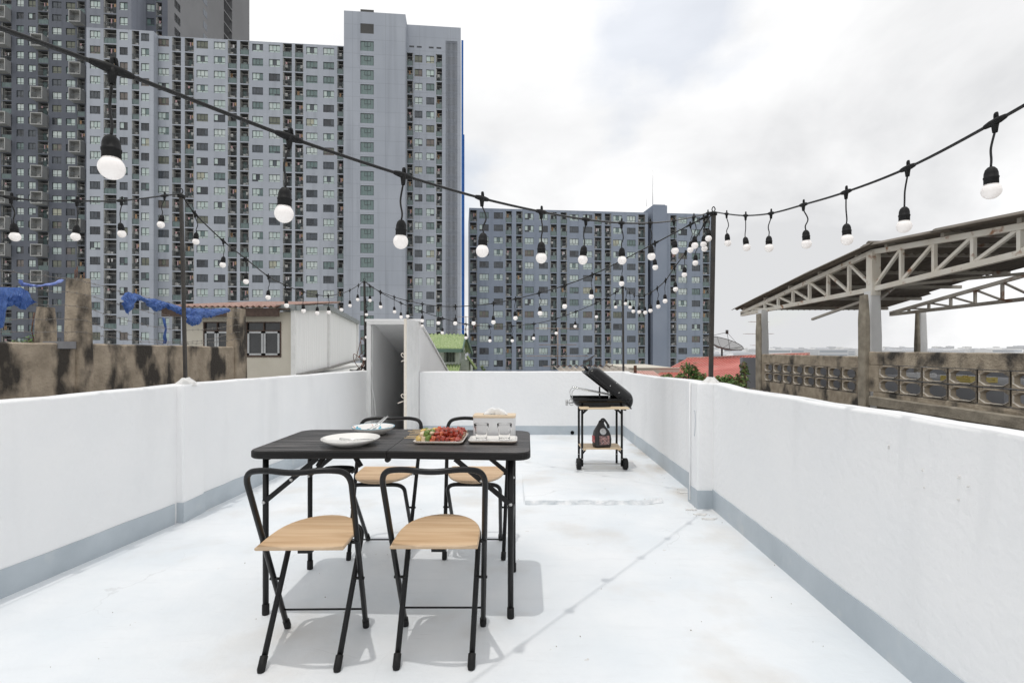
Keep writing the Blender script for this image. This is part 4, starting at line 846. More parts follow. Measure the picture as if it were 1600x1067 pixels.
# ================================================================== SHRUBS beyond the right parapet
LEAF = [mat('leaf_a', (.085, .175, .035), (.12, .22, .05), 9, .55), mat('leaf_b', (.055, .115, .025), (.08, .15, .04), 9, .55), mat('leaf_c', (.19, .26, .06), (.24, .28, .09), 9, .6), mat('leaf_dry', (.20, .13, .07), (.15, .10, .06), 9, .8)]
M_twig = mat('twig', (.14, .10, .07), (.20, .15, .11), 20, .9)
def shrub(lab, blobs, nleaf, size, seed, dry=.03, foot=None, cat='shrub', name='climbing_shrub'):
    rnd = random.Random(seed); c0 = Vector(blobs[0][0]); base = V(foot[0], foot[1], foot[2]) if foot else V(c0.x, c0.y, c0.z - blobs[0][1] * 1.2)
    r_ = thing(name, lab, cat, base); st = MB(); lf = MB(); tot = sum(b_[1] ** 2 for b_ in blobs)
    for c, rad in blobs:
        c = Vector(c) - base; st.tube(catmull([V(0, 0, 0), c * .5 + V(rnd.uniform(-.05, .05), 0, 0), c, c + V(0, 0, rad * .6)], 5), [.012] * 15 + [.004], 5)
        for _ in range(6):
            d = Vector((rnd.gauss(0, 1), rnd.gauss(0, 1), rnd.gauss(0, 1))).normalized() * rad * .9; st.tube([c, c + d * .5 + V(0, 0, .02), c + d], [.006, .005, .002], 4)
        for _ in range(int(nleaf * rad ** 2 / tot)):
            d = Vector((rnd.gauss(0, 1), rnd.gauss(0, 1), rnd.gauss(0, 1))).normalized() * rad * (.35 + .65 * rnd.random() ** .6)
            if noise.noise((c + d) * 7 + V(seed, 0, 0)) < -.22: continue
            p = c + d; n_ = (d.normalized() * .5 + Vector((rnd.gauss(0, .6), rnd.gauss(0, .6), .7 + rnd.gauss(0, .4)))).normalized(); t = n_.orthogonal().normalized(); t = Matrix.Rotation(rnd.uniform(0, 6.28), 3, n_) @ t; b2 = n_.cross(t); s_ = size * rnd.uniform(.6, 1.25)
            m = 3 if rnd.random() < dry else rnd.choice((0, 0, 0, 1, 1, 2))
            lf.add([p - t * s_, p + b2 * s_ * .42 - t * s_ * .15, p + t * s_ - n_ * s_ * .25, p - b2 * s_ * .42 - t * s_ * .15, p + n_ * s_ * .08], [(0, 1, 4), (1, 2, 4), (2, 3, 4), (3, 0, 4)], m)
    st.build('stems', M_twig, r_); lf.build('foliage', LEAF, r_)
def PB(px, y, D, rp): return (P(px, y, D), rp * D / 800)
ZRF = .0
shrub('tall round-topped green vine clump left of the right light pole', [PB(1077, 574, 6.8, 13), PB(1068, 590, 6.8, 11), PB(1086, 585, 6.8, 11), PB(1096, 592, 6.7, 11), PB(1072, 605, 6.7, 14), PB(1090, 605, 6.7, 14)], 1500, .026, 3, foot=(2.38, 6.8, .52))
shrub('low trailing green vine left of the tall vine clump', [PB(1045, 591, 7.2, 8), PB(1056, 593, 7.1, 8), PB(1036, 590, 7.3, 6), PB(1062, 600, 7.0, 9)], 620, .024, 4, foot=(2.2, 7.2, .52))
shrub('green vine hugging the foot of the right light pole', [PB(1124, 597, 6.2, 11), PB(1138, 597, 6.2, 12), PB(1112, 597, 6.3, 9), PB(1148, 603, 6.1, 11)], 1000, .024, 5, .08, foot=(2.5, 6.2, .45))
shrub('upright vine with bare brown twigs beside the concrete pier', [PB(1161, 570, 6.0, 7), PB(1164, 580, 6.0, 7), PB(1156, 590, 6.0, 8), PB(1166, 595, 5.95, 8), PB(1160, 606, 5.9, 10)], 620, .022, 6, .3, foot=(2.7, 5.95, .45))
shrub('small green bush showing over the stained wall at far left', [((-6.2, 6.6, 1.26), .10), ((-6.02, 6.6, 1.25), .07), ((-6.35, 6.6, 1.2), .12)], 420, .02, 9, .0, foot=(-6.2, 6.6, .8))
shrub('tiny potted sprig beyond the far parapet', [PB(753, 574, 15, 3.5), PB(757, 578, 15, 3)], 60, .035, 12, 0, foot=(-.85, 15, .3), name='sprig')

# ================================================================== RIGHT NEIGHBOUR: block wall and open steel roof
vw = thing('vent_block_wall', 'grey mildewed wall of hollow vent blocks beyond the right parapet', 'wall', (0, 0, 0))
XW, TH = 4.0, .055
def block_mesh(wd, ht, hw, hh):
    """One hollow block: local y along the wall, x its thickness, with an eight-cornered opening right through."""
    oc = [(-hw / 2, -hh * .24), (-hw * .30, -hh / 2), (hw * .30, -hh / 2), (hw / 2, -hh * .24), (hw / 2, hh * .24), (hw * .30, hh / 2), (-hw * .30, hh / 2), (-hw / 2, hh * .24)]
    rc = [(-wd / 2, -ht * .24), (-wd / 2, -ht / 2), (wd / 2, -ht / 2), (wd / 2, -ht * .24), (wd / 2, ht * .24), (wd / 2, ht / 2), (-wd / 2, ht / 2), (-wd / 2, ht * .24)]
    mb = MB(); g_ = .006
    rc = [(a * (1 - g_ * 2 / wd), b_ * (1 - g_ * 2 / ht)) for a, b_ in rc]; lip = [(a * 1.06, b_ * 1.09) for a, b_ in oc]
    F = [(0, a, b_) for a, b_ in rc]; Lp = [(-.004, a, b_) for a, b_ in lip]; I = [(0.004, a, b_) for a, b_ in oc]; Bk = [(TH, a, b_) for a, b_ in oc]; BR = [(TH, a, b_) for a, b_ in rc]
    b = 0; mb.v = F + Lp + I + Bk + BR
    for lay in range(4):
        for i in range(8): j = (i + 1) % 8; mb.f.append((lay * 8 + i, lay * 8 + j, (lay + 1) * 8 + j, (lay + 1) * 8 + i)); mb.m.append(0); mb.s.append(False)
    for k in range(8, 16): mb.m[k] = 1
    return mb.mesh('vent_block', [M_conc2, mat('block_lip', (.60, .56, .50), (.40, .37, .32), 30, .85)])
bmL, bmR = block_mesh(.272, .146, .212, .100), block_mesh(.296, .150, .250, .106)
yl0, yl1, yr0, yr1 = 5.945, 5.945 + .272 * 8, 5.585 - .296 * 13, 5.585
for i in range(8):
    for j in range(2): link('vent_block', bmL, vw, (XW, 5.945 + .272 * (i + .5), .742 + .146 * j))
for i in range(13):
    for j in range(2): link('vent_block', bmR, vw, (XW, 5.585 - .296 * (i + .5), .784 + .150 * j))
def coarse(y0, y1, z0, z1, nm, mt=M_conc2, x0=XW - .001, x1=XW + TH + .001):
    mb = MB(); n = 30; rows_ = []
    for k in range(n + 1):
        y = y0 + (y1 - y0) * k / n; d = .004 * noise.noise((y * 5, z0, 3)); t = .005 * noise.noise((y * 6, z1, 8))
        mb.v += [(x0 + d, y, z0), (x0 - d, y, (z0 + z1) / 2), (x0 + d, y, z1 - .01 + t), (x0 + .012, y, z1 + t), (x1 - .01, y, z1 + t), (x1, y, z1 - .01), (x1, y, z0)]
    for k in range(n):
        for i in range(7): j = (i + 1) % 7; mb.f.append((k * 7 + i, k * 7 + j, (k + 1) * 7 + j, (k + 1) * 7 + i)); mb.m.append(0); mb.s.append(False)
    mb.f += [tuple(range(7)), tuple(n * 7 + i for i in reversed(range(7)))]; mb.m += [0, 0]; mb.s += [False, False]
    mb.build(nm, mt, vw)
coarse(5.86, 8.2, .961, 1.095, 'top_course'); coarse(5.86, 8.2, GZ, .669, 'lower_course'); coarse(5.86, 5.945, .669, .961, 'end_fill')
coarse(yr0, 5.74, 1.010, 1.150, 'top_course'); coarse(yr0, 5.67, .66, .709, 'lower_course'); coarse(yr0, 5.67, .56, .66, 'ledge_beam', M_conc3, XW - .05, XW + .14); coarse(yr0, 5.67, GZ, .56, 'base_wall', M_conc3, XW + .04, XW + .13)
coarse(8.121, 8.2, .669, .961, 'end_fill'); coarse(5.585, 5.74, .709, 1.010, 'end_fill')
mb = MB(); rough_post(mb, XW - .05, XW + .022, 5.74, 5.86, GZ, 1.79, 31, .003, 40); mb.build('pier', M_conc3, vw)
mb = MB(); rough_post(mb, XW - .03, XW + .008, 8.2, 8.36, GZ, 1.74, 32, .003, 40); mb.build('pier', M_conc3, vw)

cp = thing('open_steel_roof', 'open roof shelter with rusty white trusses and dark corrugated underside, at right', 'roof shelter', (0, 0, 0))
M_truss = mat('white_rusty_steel', (.80, .77, .70), (.72, .67, .58), 5, .6, c3=(.34, .17, .09), scale3=9, lo3=.60, hi3=.70)
M_truss2 = mat('grey_primed_steel', (.44, .41, .36), (.34, .31, .27), 6, .6, c3=(.2, .1, .06), scale3=5, lo3=.6, hi3=.7)
M_under = mat('brown_corrugated_sheet', (.20, .175, .145), (.14, .12, .10), 3, .85, c3=(.30, .27, .235), scale3=2, lo3=.55, hi3=.75)
tz = lambda y: 2.305 - (y - 5.95) * .1395 if y > 5.95 else 2.305 - (5.95 - y) * .066
bz = lambda y: 1.872 - (y - 5.95) * .021 if y > 5.95 else 1.872 + (5.95 - y) * .056
def truss(x, mt, wd, lo=2.5, hi=9.36):
    for a, b_ in ((hi, 5.95), (5.95, lo)):
        mb = MB(); mb.bar((x, a, tz(a)), (x, b_, tz(b_)), wd, wd * 1.15); mb.build('top_chord', mt, cp)
        mb = MB(); mb.bar((x, a, bz(a) - .0), (x, b_, bz(b_)), wd, wd * 1.15); mb.build('bottom_chord', mt, cp)
    ys = [5.95 + .425 * k for k in range(1, 8)] + [5.95 - .43 * k for k in range(1, 8)]
    for y in ys:
        if tz(y) - bz(y) < .05: continue
        mb = MB(); mb.bar((x, y, bz(y)), (x, y, tz(y)), wd * .72); mb.build('web_post', mt, cp)
        yi = y - .425 if y > 5.95 else y + .43; mb = MB(); mb.bar((x + .003, y, tz(y) - .01), (x + .003, yi, bz(yi) + .02), wd * .62); mb.build('web_diagonal', mt, cp)
truss(4.2, M_truss, .048); truss(6.92, M_truss2, .045)
mb = MB(); mb.bar((4.2, 5.95, 1.80), (4.2, 5.95, 2.30), .10, .10); mb.build('king_post', M_truss, cp)
def column(x, y, wd, zt, mt=None):
    mb = MB(); rough_post(mb, x - wd / 2, x + wd / 2, y - wd / 2, y + wd / 2, GZ, zt, x * 3 + y, .002, 20); mb.build('column', M_colw, cp)
M_colw = mat('white_column_paint', (.80, .80, .79), (.74, .74, .735), 4, .7, .3, 30, c3=(.36, .28, .2), scale3=2.6, lo3=.66, hi3=.8, stretch3=(1, 1, .3))
column(4.205, 5.98, .145, 1.85); column(4.15, 8.47, .14, 1.82); column(7.0, 8.77, .14, 1.80); column(4.2, 2.6, .145, 2.0)
mb = MB(); rough_post(mb, 6.82, 6.885, 8.62, 8.7, GZ, 1.80, 44, .003, 20); mb.build('pier', M_conc3, cp)
# roof sheets, lapped like tiles: three rows on each slope
sheetX = (4.07, 6.78)
def roof_row(ya, yb, dz, jx0, jx1):
    mb = MB(); za, zb = tz(ya) + .085 + dz, tz(yb) + .085 + dz
    corrugated(mb, (sheetX[0] + jx0, ya, za), (sheetX[1] + jx1, ya, za), (sheetX[1] + jx1, yb, zb), (sheetX[0] + jx0, yb, zb), 26, .016, 3, per=6)
    o = mb.build('roof_sheet', M_under, cp); sm = o.modifiers.new('thick', 'SOLIDIFY'); sm.thickness = .008
random.seed(6)
cuts = [9.52, 8.4, 7.15, 5.93]
for k in range(3): roof_row(cuts[k], cuts[k + 1] - .12, .012 * (2 - k) - .01, random.uniform(-.03, .02), random.uniform(-.25, .05))
cuts = [5.97, 4.85, 3.6, 2.2]
for k in range(3): roof_row(cuts[k] + .12 * (k > 0), cuts[k + 1], .012 * k - .01, random.uniform(-.03, .02), random.uniform(-.25, .05))
mb = MB(); mb.tube([(4.14, 5.95, tz(5.95) + .085), (6.8, 5.95, tz(5.95) + .10)], .045, 8); mb.build('ridge_roll', M_under, cp)
for y in (9.2, 8.45, 7.7, 6.95, 6.2, 5.7, 4.95, 4.2, 3.45, 2.7): mb = MB(); mb.bar((4.16, y, tz(y) + .047), (6.75, y, tz(y) + .047), .04, .045); mb.build('purlin', M_truss2, cp)
for a, b_ in (((4.3, 6.0, 1.76), (5.3, 6.9, 2.13)), ((4.28, 6.0, 1.80), (4.28, 7.3, 1.60)), ((4.3, 6.0, 1.9), (6.9, 5.0, 2.1))): 
    mb = MB(); mb.bar(a, b_, .03); mb.build('brace', M_truss2, cp)
# what lies behind the vent blocks: a grey yard deck with its back wall
nbk = thing('grey_roof_deck', 'grey neighbouring roof deck seen through the vent block openings', 'roof', (0, 0, 0))
M_gdeck = mat('grey_deck_paint', (.27, .275, .295), (.32, .325, .34), 1.5, .7)
mb = MB(); mb.box(4.14, 7.4, 1.2, 9.2, GZ, .05); mb.build('deck', M_gdeck, nbk)
mb = MB(); mb.box(7.3, 7.4, 1.2, 9.3, .05, 1.02); mb.build('back_wall', M_gdeck, nbk)
mb = MB(); mb.box(4.14, 7.3, 9.2, 9.3, .05, 1.02); mb.build('end_wall', M_gdeck, nbk)
mb = MB(); mb.box(5.0, 6.6, 5.2, 7.6, .05, .80); mb.build('plinth', M_gdeck, nbk)
for k, (x0_, x1_, y0_, y1_, cc, lab) in enumerate(((5.15, 5.45, 5.75, 6.15, (.62, .50, .16), 'yellow plastic crate glimpsed through the vent blocks'), (5.3, 5.55, 6.7, 7.0, (.75, .75, .75), 'white plastic crate glimpsed through the vent blocks'))):
    mb = MB(); z0, z1 = .8005, .862
    for i in range(2): za_, zb_ = z0 + .008 + .028 * i, z0 + .028 + .028 * i; mb.box(x0_, x1_, y0_, y0_ + .012, za_, zb_); mb.box(x0_, x1_, y1_ - .012, y1_, za_, zb_); mb.box(x0_, x0_ + .012, y0_ + .012, y1_ - .012, za_, zb_); mb.box(x1_ - .012, x1_, y0_ + .012, y1_ - .012, za_, zb_)
    for (cx_, cy_) in ((x0_, y0_), (x1_ - .03, y0_), (x0_, y1_ - .03), (x1_ - .03, y1_ - .03)): mb.box(cx_ - .003, cx_ + .033, cy_ - .003, cy_ + .033, z0, z1)
    mb.box(x0_ + .002, x1_ - .002, y0_ + .002, y1_ - .002, z0, z0 + .009)
    tag(mb.build('crate', mat(lab.split()[0] + '_plastic', cc, rough=.5)), lab, 'crate')
lr = MB(); corrugated(lr, (1.75, -1.5, .12), (1.75, 8.6, .12), (4.03, 8.6, .50), (4.03, -1.5, .50), 60, .02, 4, per=4); o = lr.build('tin_roof', M_under); sm = o.modifiers.new('thick', 'SOLIDIFY'); sm.thickness = .01
tag(o, 'low dark tin roof in the gap between right parapet and vent block wall', 'roof')
mb = MB(); mb.box(1.72, 4.03, -1.6, 8.7, GZ, .05); tag(mb.build('gap_building', M_conc3), 'dark building body under the low tin roof beside the right parapet', 'building')

# ================================================================== DISTANT SKYLINE
random.seed(14); M_far = [mat('far_white', (.78, .78, .78), rough=.8), mat('far_grey', (.64, .65, .67), rough=.8)]  # pale wall tones stand in for distance haze, on the blocks and the city mass
M_farw = mat('far_window', (.42, .45, .49), rough=.4)  # window glass lightened too: the haze fade is put into its colour
sky_l = ['pale distant block, leftmost under the satellite dish', 'pale distant block right of the satellite dish mount', 'stepped pale distant block near the television aerial', 'pale distant block just left of the concrete pier', 'pale distant block just right of the first white column', 'taller pale distant block left of the middle column', 'low pale distant hall at far right horizon', 'small pale distant block at the right edge of the horizon']
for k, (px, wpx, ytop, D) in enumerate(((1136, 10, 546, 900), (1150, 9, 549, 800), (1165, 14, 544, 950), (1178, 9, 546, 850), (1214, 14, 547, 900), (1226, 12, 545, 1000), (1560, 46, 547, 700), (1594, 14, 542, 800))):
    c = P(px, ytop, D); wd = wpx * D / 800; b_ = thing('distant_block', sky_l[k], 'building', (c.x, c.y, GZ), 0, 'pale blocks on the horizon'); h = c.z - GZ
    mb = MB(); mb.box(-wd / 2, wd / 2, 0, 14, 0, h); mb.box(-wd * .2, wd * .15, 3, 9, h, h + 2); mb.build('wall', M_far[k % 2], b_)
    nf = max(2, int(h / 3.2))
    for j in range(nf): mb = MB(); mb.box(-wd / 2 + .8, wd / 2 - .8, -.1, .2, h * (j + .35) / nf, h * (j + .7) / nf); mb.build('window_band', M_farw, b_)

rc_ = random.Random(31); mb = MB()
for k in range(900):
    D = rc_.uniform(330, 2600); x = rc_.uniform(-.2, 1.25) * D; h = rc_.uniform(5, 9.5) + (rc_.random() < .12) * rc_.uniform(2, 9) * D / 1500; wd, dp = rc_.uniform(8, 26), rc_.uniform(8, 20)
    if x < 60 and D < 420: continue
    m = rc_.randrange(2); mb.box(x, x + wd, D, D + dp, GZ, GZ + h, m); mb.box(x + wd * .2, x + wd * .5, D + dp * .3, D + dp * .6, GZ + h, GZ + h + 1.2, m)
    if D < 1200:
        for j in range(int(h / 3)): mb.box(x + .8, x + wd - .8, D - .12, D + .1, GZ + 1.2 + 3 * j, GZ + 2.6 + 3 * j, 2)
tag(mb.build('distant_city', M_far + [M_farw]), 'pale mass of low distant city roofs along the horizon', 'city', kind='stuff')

# ================================================================== LIGHT POLES
def pole(lab, base, top, wd=.034, mort=True, name='light_pole'):
    base, top = Vector(base), Vector(top); r_ = thing(name, lab, 'pole', base); d = top - base
    mb = MB(); mb.bar((0, 0, -.01), d, wd, wd, 0, (0, 1, 0)); mb.build('shaft', M_steel, r_)
    if mort: mb = MB(); mb.lathe([(.075, -.015), (.06, .008), (.035, .03), (.022, .045), (0, .046)], 14, 0, Matrix.Scale(1.25, 4, (0, 1, 0)), True); [mb.v.__setitem__(i, tuple(Vector(v) + V(noise.noise(Vector(v) * 40), noise.noise(Vector(v) * 41 + V(3, 3, 3)), noise.noise(Vector(v) * 42)) * .010)) for i, v in enumerate(mb.v)]; mb.build('mortar_base', M_plaster, r_)
    mb = MB(); t = d.normalized(); c = d - t * .012
    for k in range(3): mb.tube([c + V(.024 * math.cos(a), .024 * math.sin(a), -.006 * k) for a in [2 * math.pi * i / 12 for i in range(12)]], .0035, 5, closed=True)
    mb.tube(catmull([c + V(0, 0, .0), c + V(-.012, 0, .03), c + V(.0, 0, .05), c + V(.012, 0, .03), c + V(.0, 0, .01)], 4), .004, 5); mb.build('wire_tie', M_cable, r_)
RP, LP, FLP, FRP = P(1115, 331, 3.85), P(283, 303, 3.6), P(569.4, 439, 7.1), P(973.2, 447, 7.1)
pole('dark square steel light pole on the right parapet pilaster', (P(1110.5, 596, 3.88).x, 3.88, .927), RP, .027)
pole('dark square steel light pole on the left parapet pilaster', (P(290, 597, 3.62).x, 3.62, .935), LP, .019)
pole('dark light pole beside the bulkhead at the far left corner', (P(571.5, 578, 7.1).x, 7.1, .868), FLP, .026, False)
pole('thin dark light pole at the far right corner behind the grill', (P(974, 579, 7.1).x, 7.1, .862), FRP, .024, False)
mb = MB(); mb.tube(catmull([(-2.02, 7.08, .89), (-2.08, 7.05, .93), (-2.14, 7.03, .885), (-2.22, 7.0, .89)]), .009, 6); mb.tube(catmull([(-2.0, 7.08, .95), (-2.1, 7.05, .89), (-2.17, 7.02, .886)]), .007, 6)
tag(mb.build('loose_cable', M_cable), 'loose black cable ends lying on the parapet at the far left pole', 'cable')

# ================================================================== STRING LIGHTS
sock = MB(); sock.lathe([(.004, 0), (.008, -.002), (.0135, -.009), (.0160, -.018), (.0165, -.028), (.0178, -.029), (.0178, -.033), (.0168, -.034), (.0168, -.048), (.0150, -.050), (0, -.050)], 14); SOCK = sock.mesh('socket', M_rubber)
bl_ = MB(); pr = [(.0125, .004), (.0165, -.002)] + [(.0232 * math.sin(R(a)), -.0175 - .0232 * math.cos(R(180 - a)) * -1 * -1) for a in []]
for a in range(40, 181, 14): pr.append((max(.0005, .0232 * math.sin(R(a))), -.0195 + .0232 * math.cos(R(a))))
bl_.lathe(pr, 18); BULB = bl_.mesh('bulb', M_bulb)
rs = random.Random(77)
def string(lab, pts, ends, hang_drop=.100):
    """pts: world points where a lamp hangs; ends: (start, end) where the cable is tied."""
    r_ = thing('string_lights', lab, 'string lights', ends[0], 0, 'strings of festoon lights'); o0 = Vector(ends[0])
    path = [Vector(ends[0])] + [Vector(p) for p in pts] + [Vector(ends[1])]
    path = [p - o0 for p in path]; mb = MB(); mb.tube(catmull(path, 7), .0048, 7); mb.build('cable', M_cable, r_)
    for i in range(1, len(path) - 1):
        p = path[i]; t = (path[i + 1] - path[i - 1]).normalized(); mb = MB()
        mb.tube([p - t * .036, p - t * .03, p - t * .012, p + t * .012, p + t * .03, p + t * .036], [.0052, .0072, .0098, .0098, .0072, .0052], 8)
        mb.tube([p, p - V(0, 0, .014), p - V(0, 0, .030)], [.0105, .0078, .0060], 8); mb.tube(catmull([p + V(0, 0, .006), p + V(0, .0, .02), p + t * .006 + V(0, 0, .022), p + t * .008 + V(0, 0, .008)], 3), .0035, 5)
        mb.build('connector', M_rubber, r_)
        sw1, sw2 = rs.uniform(-.012, .012), rs.uniform(-.012, .012); dl = hang_drop * rs.uniform(.93, 1.08); q = p + V(sw1 * .7, sw2, -.028 - dl)
        mb = MB(); mb.tube(catmull([p - V(0, 0, .026), p + V(sw1 * 1.4 + .004, sw2, -.028 - dl * .45), q + V(-sw1 * .2, 0, .02), q], 5), .0030, 6); mb.build('drop_cord', M_cable, r_)
        rot = (rs.uniform(-.10, .10), rs.uniform(-.10, .10), 0); so_ = link('socket', SOCK, r_, q, rot); link('bulb', BULB, so_, (0, 0, -.048))
def proj(lst, c, K):   # directions (px, y) on a straight run whose distance goes as K / (c - px)
    return [P(px, y, K / (c - px)) for px, y in lst]
RB, LB_ = V(1.33, -1.4, 2.35), V(-2.93, -1.35, 2.4)
pole('dark steel light pole on the left parapet behind the viewer', (LB_.x, LB_.y, .93), LB_, .034, False); pole('dark steel light pole on the right parapet behind the viewer', (RB.x + .06, RB.y, .94), RB, .034, False)
main = [(175, 108), (452, 214.5), (630, 274), (753, 310), (845.6, 331), (915.4, 343), (971, 348.5), (1016, 348.5), (1053, 345), (1084, 339)]
mp_ = proj(main, 1450, 1301)
pre = [P(1450 - 1301 / D, 544 - (z - HC) * 800 / D, D) for D, z in ((.735, 1.757),)] + [V(-1.33, .36, 1.79), V(-1.85, -.26, 1.93), V(-2.35, -.82, 2.12)]
string('string of bulbs crossing the whole picture from upper left to the right pole', pre[::-1] + mp_ + [P(1106, 333, 3.80)], (LB_, RP))
hs = [(1135.3, 334.4), (1165, 337), (1204.7, 333.5), (1255.3, 320), (1321.9, 300), (1418, 262.5), (1554.7, 190.6)]
hp = [P(px, y, 1009 / (px - 850)) for px, y in hs] + [V(1.328, 1.07, 1.85), V(1.31, .72, 1.90), V(1.30, .37, 1.96), V(1.31, .0, 2.03), V(1.31, -.5, 2.14), V(1.32, -.95, 2.24)]
string('string of bulbs rising from the right pole to the upper right edge', hp, (RP, RB))
as_ = [(17, 309), (120, 314), (190, 313.7), (257, 306)]
ap = [V(-2.88, -.9, 2.24), V(-2.83, -.4, 2.08), V(-2.78, .05, 1.99), V(-2.72, .5, 1.93), V(-2.66, .95, 1.89), V(-2.60, 1.4, 1.88), V(-2.54, 1.9, 1.89)] + proj(as_, 900, 2225)
string('string of bulbs along the left parapet from the left edge to the left pole', ap, (LB_, LP))
bs = [(304.7, 334), (348.8, 376.6), (384.4, 404.8), (419, 431.6), (446, 445.6), (473.4, 456), (495.6, 461), (512.8, 462), (532.5, 458.8), (546.6, 453.5), (560, 445.6)]
string('string of bulbs sagging from the left pole to the far left pole', proj(bs, 872, 2124), (LP, FLP))
cs = [(1100, 340), (1079, 351), (1050, 366), (1023.6, 380), (997, 394), (972, 407), (948, 419), (925.6, 429.5), (903.5, 438), (882, 446), (842.4, 458), (805.7, 467), (771, 474), (740.6, 477.5), (711.6, 479), (685, 478.2), (660, 475), (637, 470), (616, 464), (595, 456), (578, 447)]
cs = [c for c in cs if c[0] not in (1050, 997, 948, 903.5)]
string('long diagonal string of bulbs from the right pole to the far left pole', [P(px, y, 4646 / (px + 94.7)) for px, y in cs], (RP, FLP))
ds = [(1101, 350), (1086, 374), (1071, 395), (1054, 418), (1040, 438), (1027, 450), (1017, 457), (1007, 461), (998.6, 462), (991, 461), (984, 456.5), (978, 450.5)]
string('string of bulbs dipping from the right pole to the far right pole', [P(px, y, 1189.6 / (px - 803)) for px, y in ds], (RP, FRP))
es = [(962, 457), (932, 473), (900, 487), (869, 498), (834.5, 506), (800, 509.5), (765, 510), (728.4, 506.5), (692, 497.5), (659, 486.6), (626.6, 473.5), (594, 456.6)]
string('string of bulbs along the far parapet between the two far poles', [P(px, y, 7.1) for px, y in es], (FRP, FLP))
fs = [(571.5, 469.5, 7.07), (572, 504, 7.07), (571, 539, 7.07), (575, 562, 7.05)]
string('short tail of bulbs hanging down the far left pole', [P(px, y, D) for px, y, D in fs], (FLP, P(576, 577, 7.04)))

# ================================================================== FOLDING TABLE
TZ = .74
tb = thing('folding_table', 'black folding table with dark wood-grain top set with food', 'table', (-.532, 2.51, 0), R(-1.6)); tb.scale.x = 1.034
def half_top(sg):
    poly = rrect(-.6, .6, -.3, .3, .062, 7)
    if sg > 0: pl = [(x, y) for x, y in poly if x > 0]; pl = [(.0012, -.3)] + [p for p in pl if p[1] < 0] + [p for p in pl if p[1] >= 0] + [(.0012, .3)]
    else: pl = [(x, y) for x, y in poly if x < 0]; pl = [(-.0012, .3)] + [p for p in pl if p[1] >= 0] + [p for p in pl if p[1] < 0] + [(-.0012, -.3)]
    mb = MB(); e_ = .004; n = len(pl); b = 0
    ins = [(x - e_ * (1 if x > 0 else -1) * (abs(x) > .01), y - e_ * (1 if y > 0 else -1)) for x, y in pl]
    lift = lambda x: .006 * (1 - abs(x) / .6)
    for ring, z in ((ins, TZ - .034), (pl, TZ - .029), (pl, TZ - .005), (ins, TZ)): mb.v += [(x, y, z + lift(x)) for x, y in ring]
    for k in range(3):
        for i in range(n): j = (i + 1) % n; mb.f.append((k * n + i, k * n + j, (k + 1) * n + j, (k + 1) * n + i)); mb.m.append(1); mb.s.append(False)
    mb.f.append(tuple(3 * n + i for i in range(n))); mb.m.append(0); mb.s.append(False)
    mb.f.append(tuple(i for i in reversed(range(n)))); mb.m.append(1); mb.s.append(False)
    mb.build('table_top', [M_table, M_trim], tb)
half_top(1); half_top(-1)
def rivet(mb, c, r_=.008, ax='Y'): mb.lathe([(0, .006), (r_ * .6, .005), (r_, 0), (r_, -.004)], 10, 0, Matrix.Translation(c) @ Matrix.Rotation(R(90), 4, 'X'))
for sx in (-1, 1):
    X0 = sx * (.545 if sx < 0 else .515)
    for sy in (-1, 1):
        mb = MB(); mb.tube([(X0, sy * .235, .02), (X0, sy * .235, TZ - .034)], .0125, 12); lg = mb.build('leg', M_black, tb)
        mb = MB(); mb.lathe([(0, 0), (.0145, 0), (.0155, .006), (.0150, .045), (.0125, .047)], 12, 0, Matrix.Translation((X0, sy * .235, 0))); mb.build('foot_cap', M_rubber, lg)
    if sx > 0: mb = MB(); mb.tube([(X0, -.235, .36), (X0, .235, .36)], .010, 10); mb.build('crossbar', M_black, tb)
    mb = MB(); mb.tube([(X0, -.235, TZ - .045), (X0, .235, TZ - .045)], .011, 10); mb.build('crossbar', M_black, tb)
    for sy in (-1, 1):
        mb = MB(); a = V(X0 - sx * .0, sy * .235 - .017, .505); b_ = V(X0 - sx * .235, sy * .235 - .017, TZ - .036); m_ = a.lerp(b_, .52)
        mb.bar(a, m_, .004, .022, 0, (0, 0, 1)); mb.bar(m_ + V(0, -.005, 0), b_ + V(0, -.005, 0), .004, .022); br_ = mb.build('folding_brace', M_black, tb)
        mb = MB(); rivet(mb, a - V(0, .003, 0)); rivet(mb, m_ - V(0, .009, 0)); mb.build('rivet', M_zinc, br_)
for y in (-.292, .27): mb = MB(); mb.tube([(0, y, TZ - .034), (0, y + .022, TZ - .034)], .012, 10); mb.build('hinge', M_black, tb)
mb = MB(); mb.tube([(-.30, -.20, TZ - .034), (-.33, -.20, TZ - .085)], .012, 8); mb.tube([(-.17, -.20, TZ - .034), (-.14, -.2, TZ - .085)], .012, 8)
mb.lathe([(0, -.012), (.06, -.012), (.066, -.004), (.064, .004), (0, .006)], 20, 0, Matrix.Translation((-.235, -.20, TZ - .092)) @ Matrix.Scale(.55, 4, (0, 1, 0)))
for k in range(11): x = -.295 + .012 * k; mb.box(x, x + .005, -.225, -.175, TZ - .112, TZ - .1)
mb.build('underside_catch', M_rubber, tb)

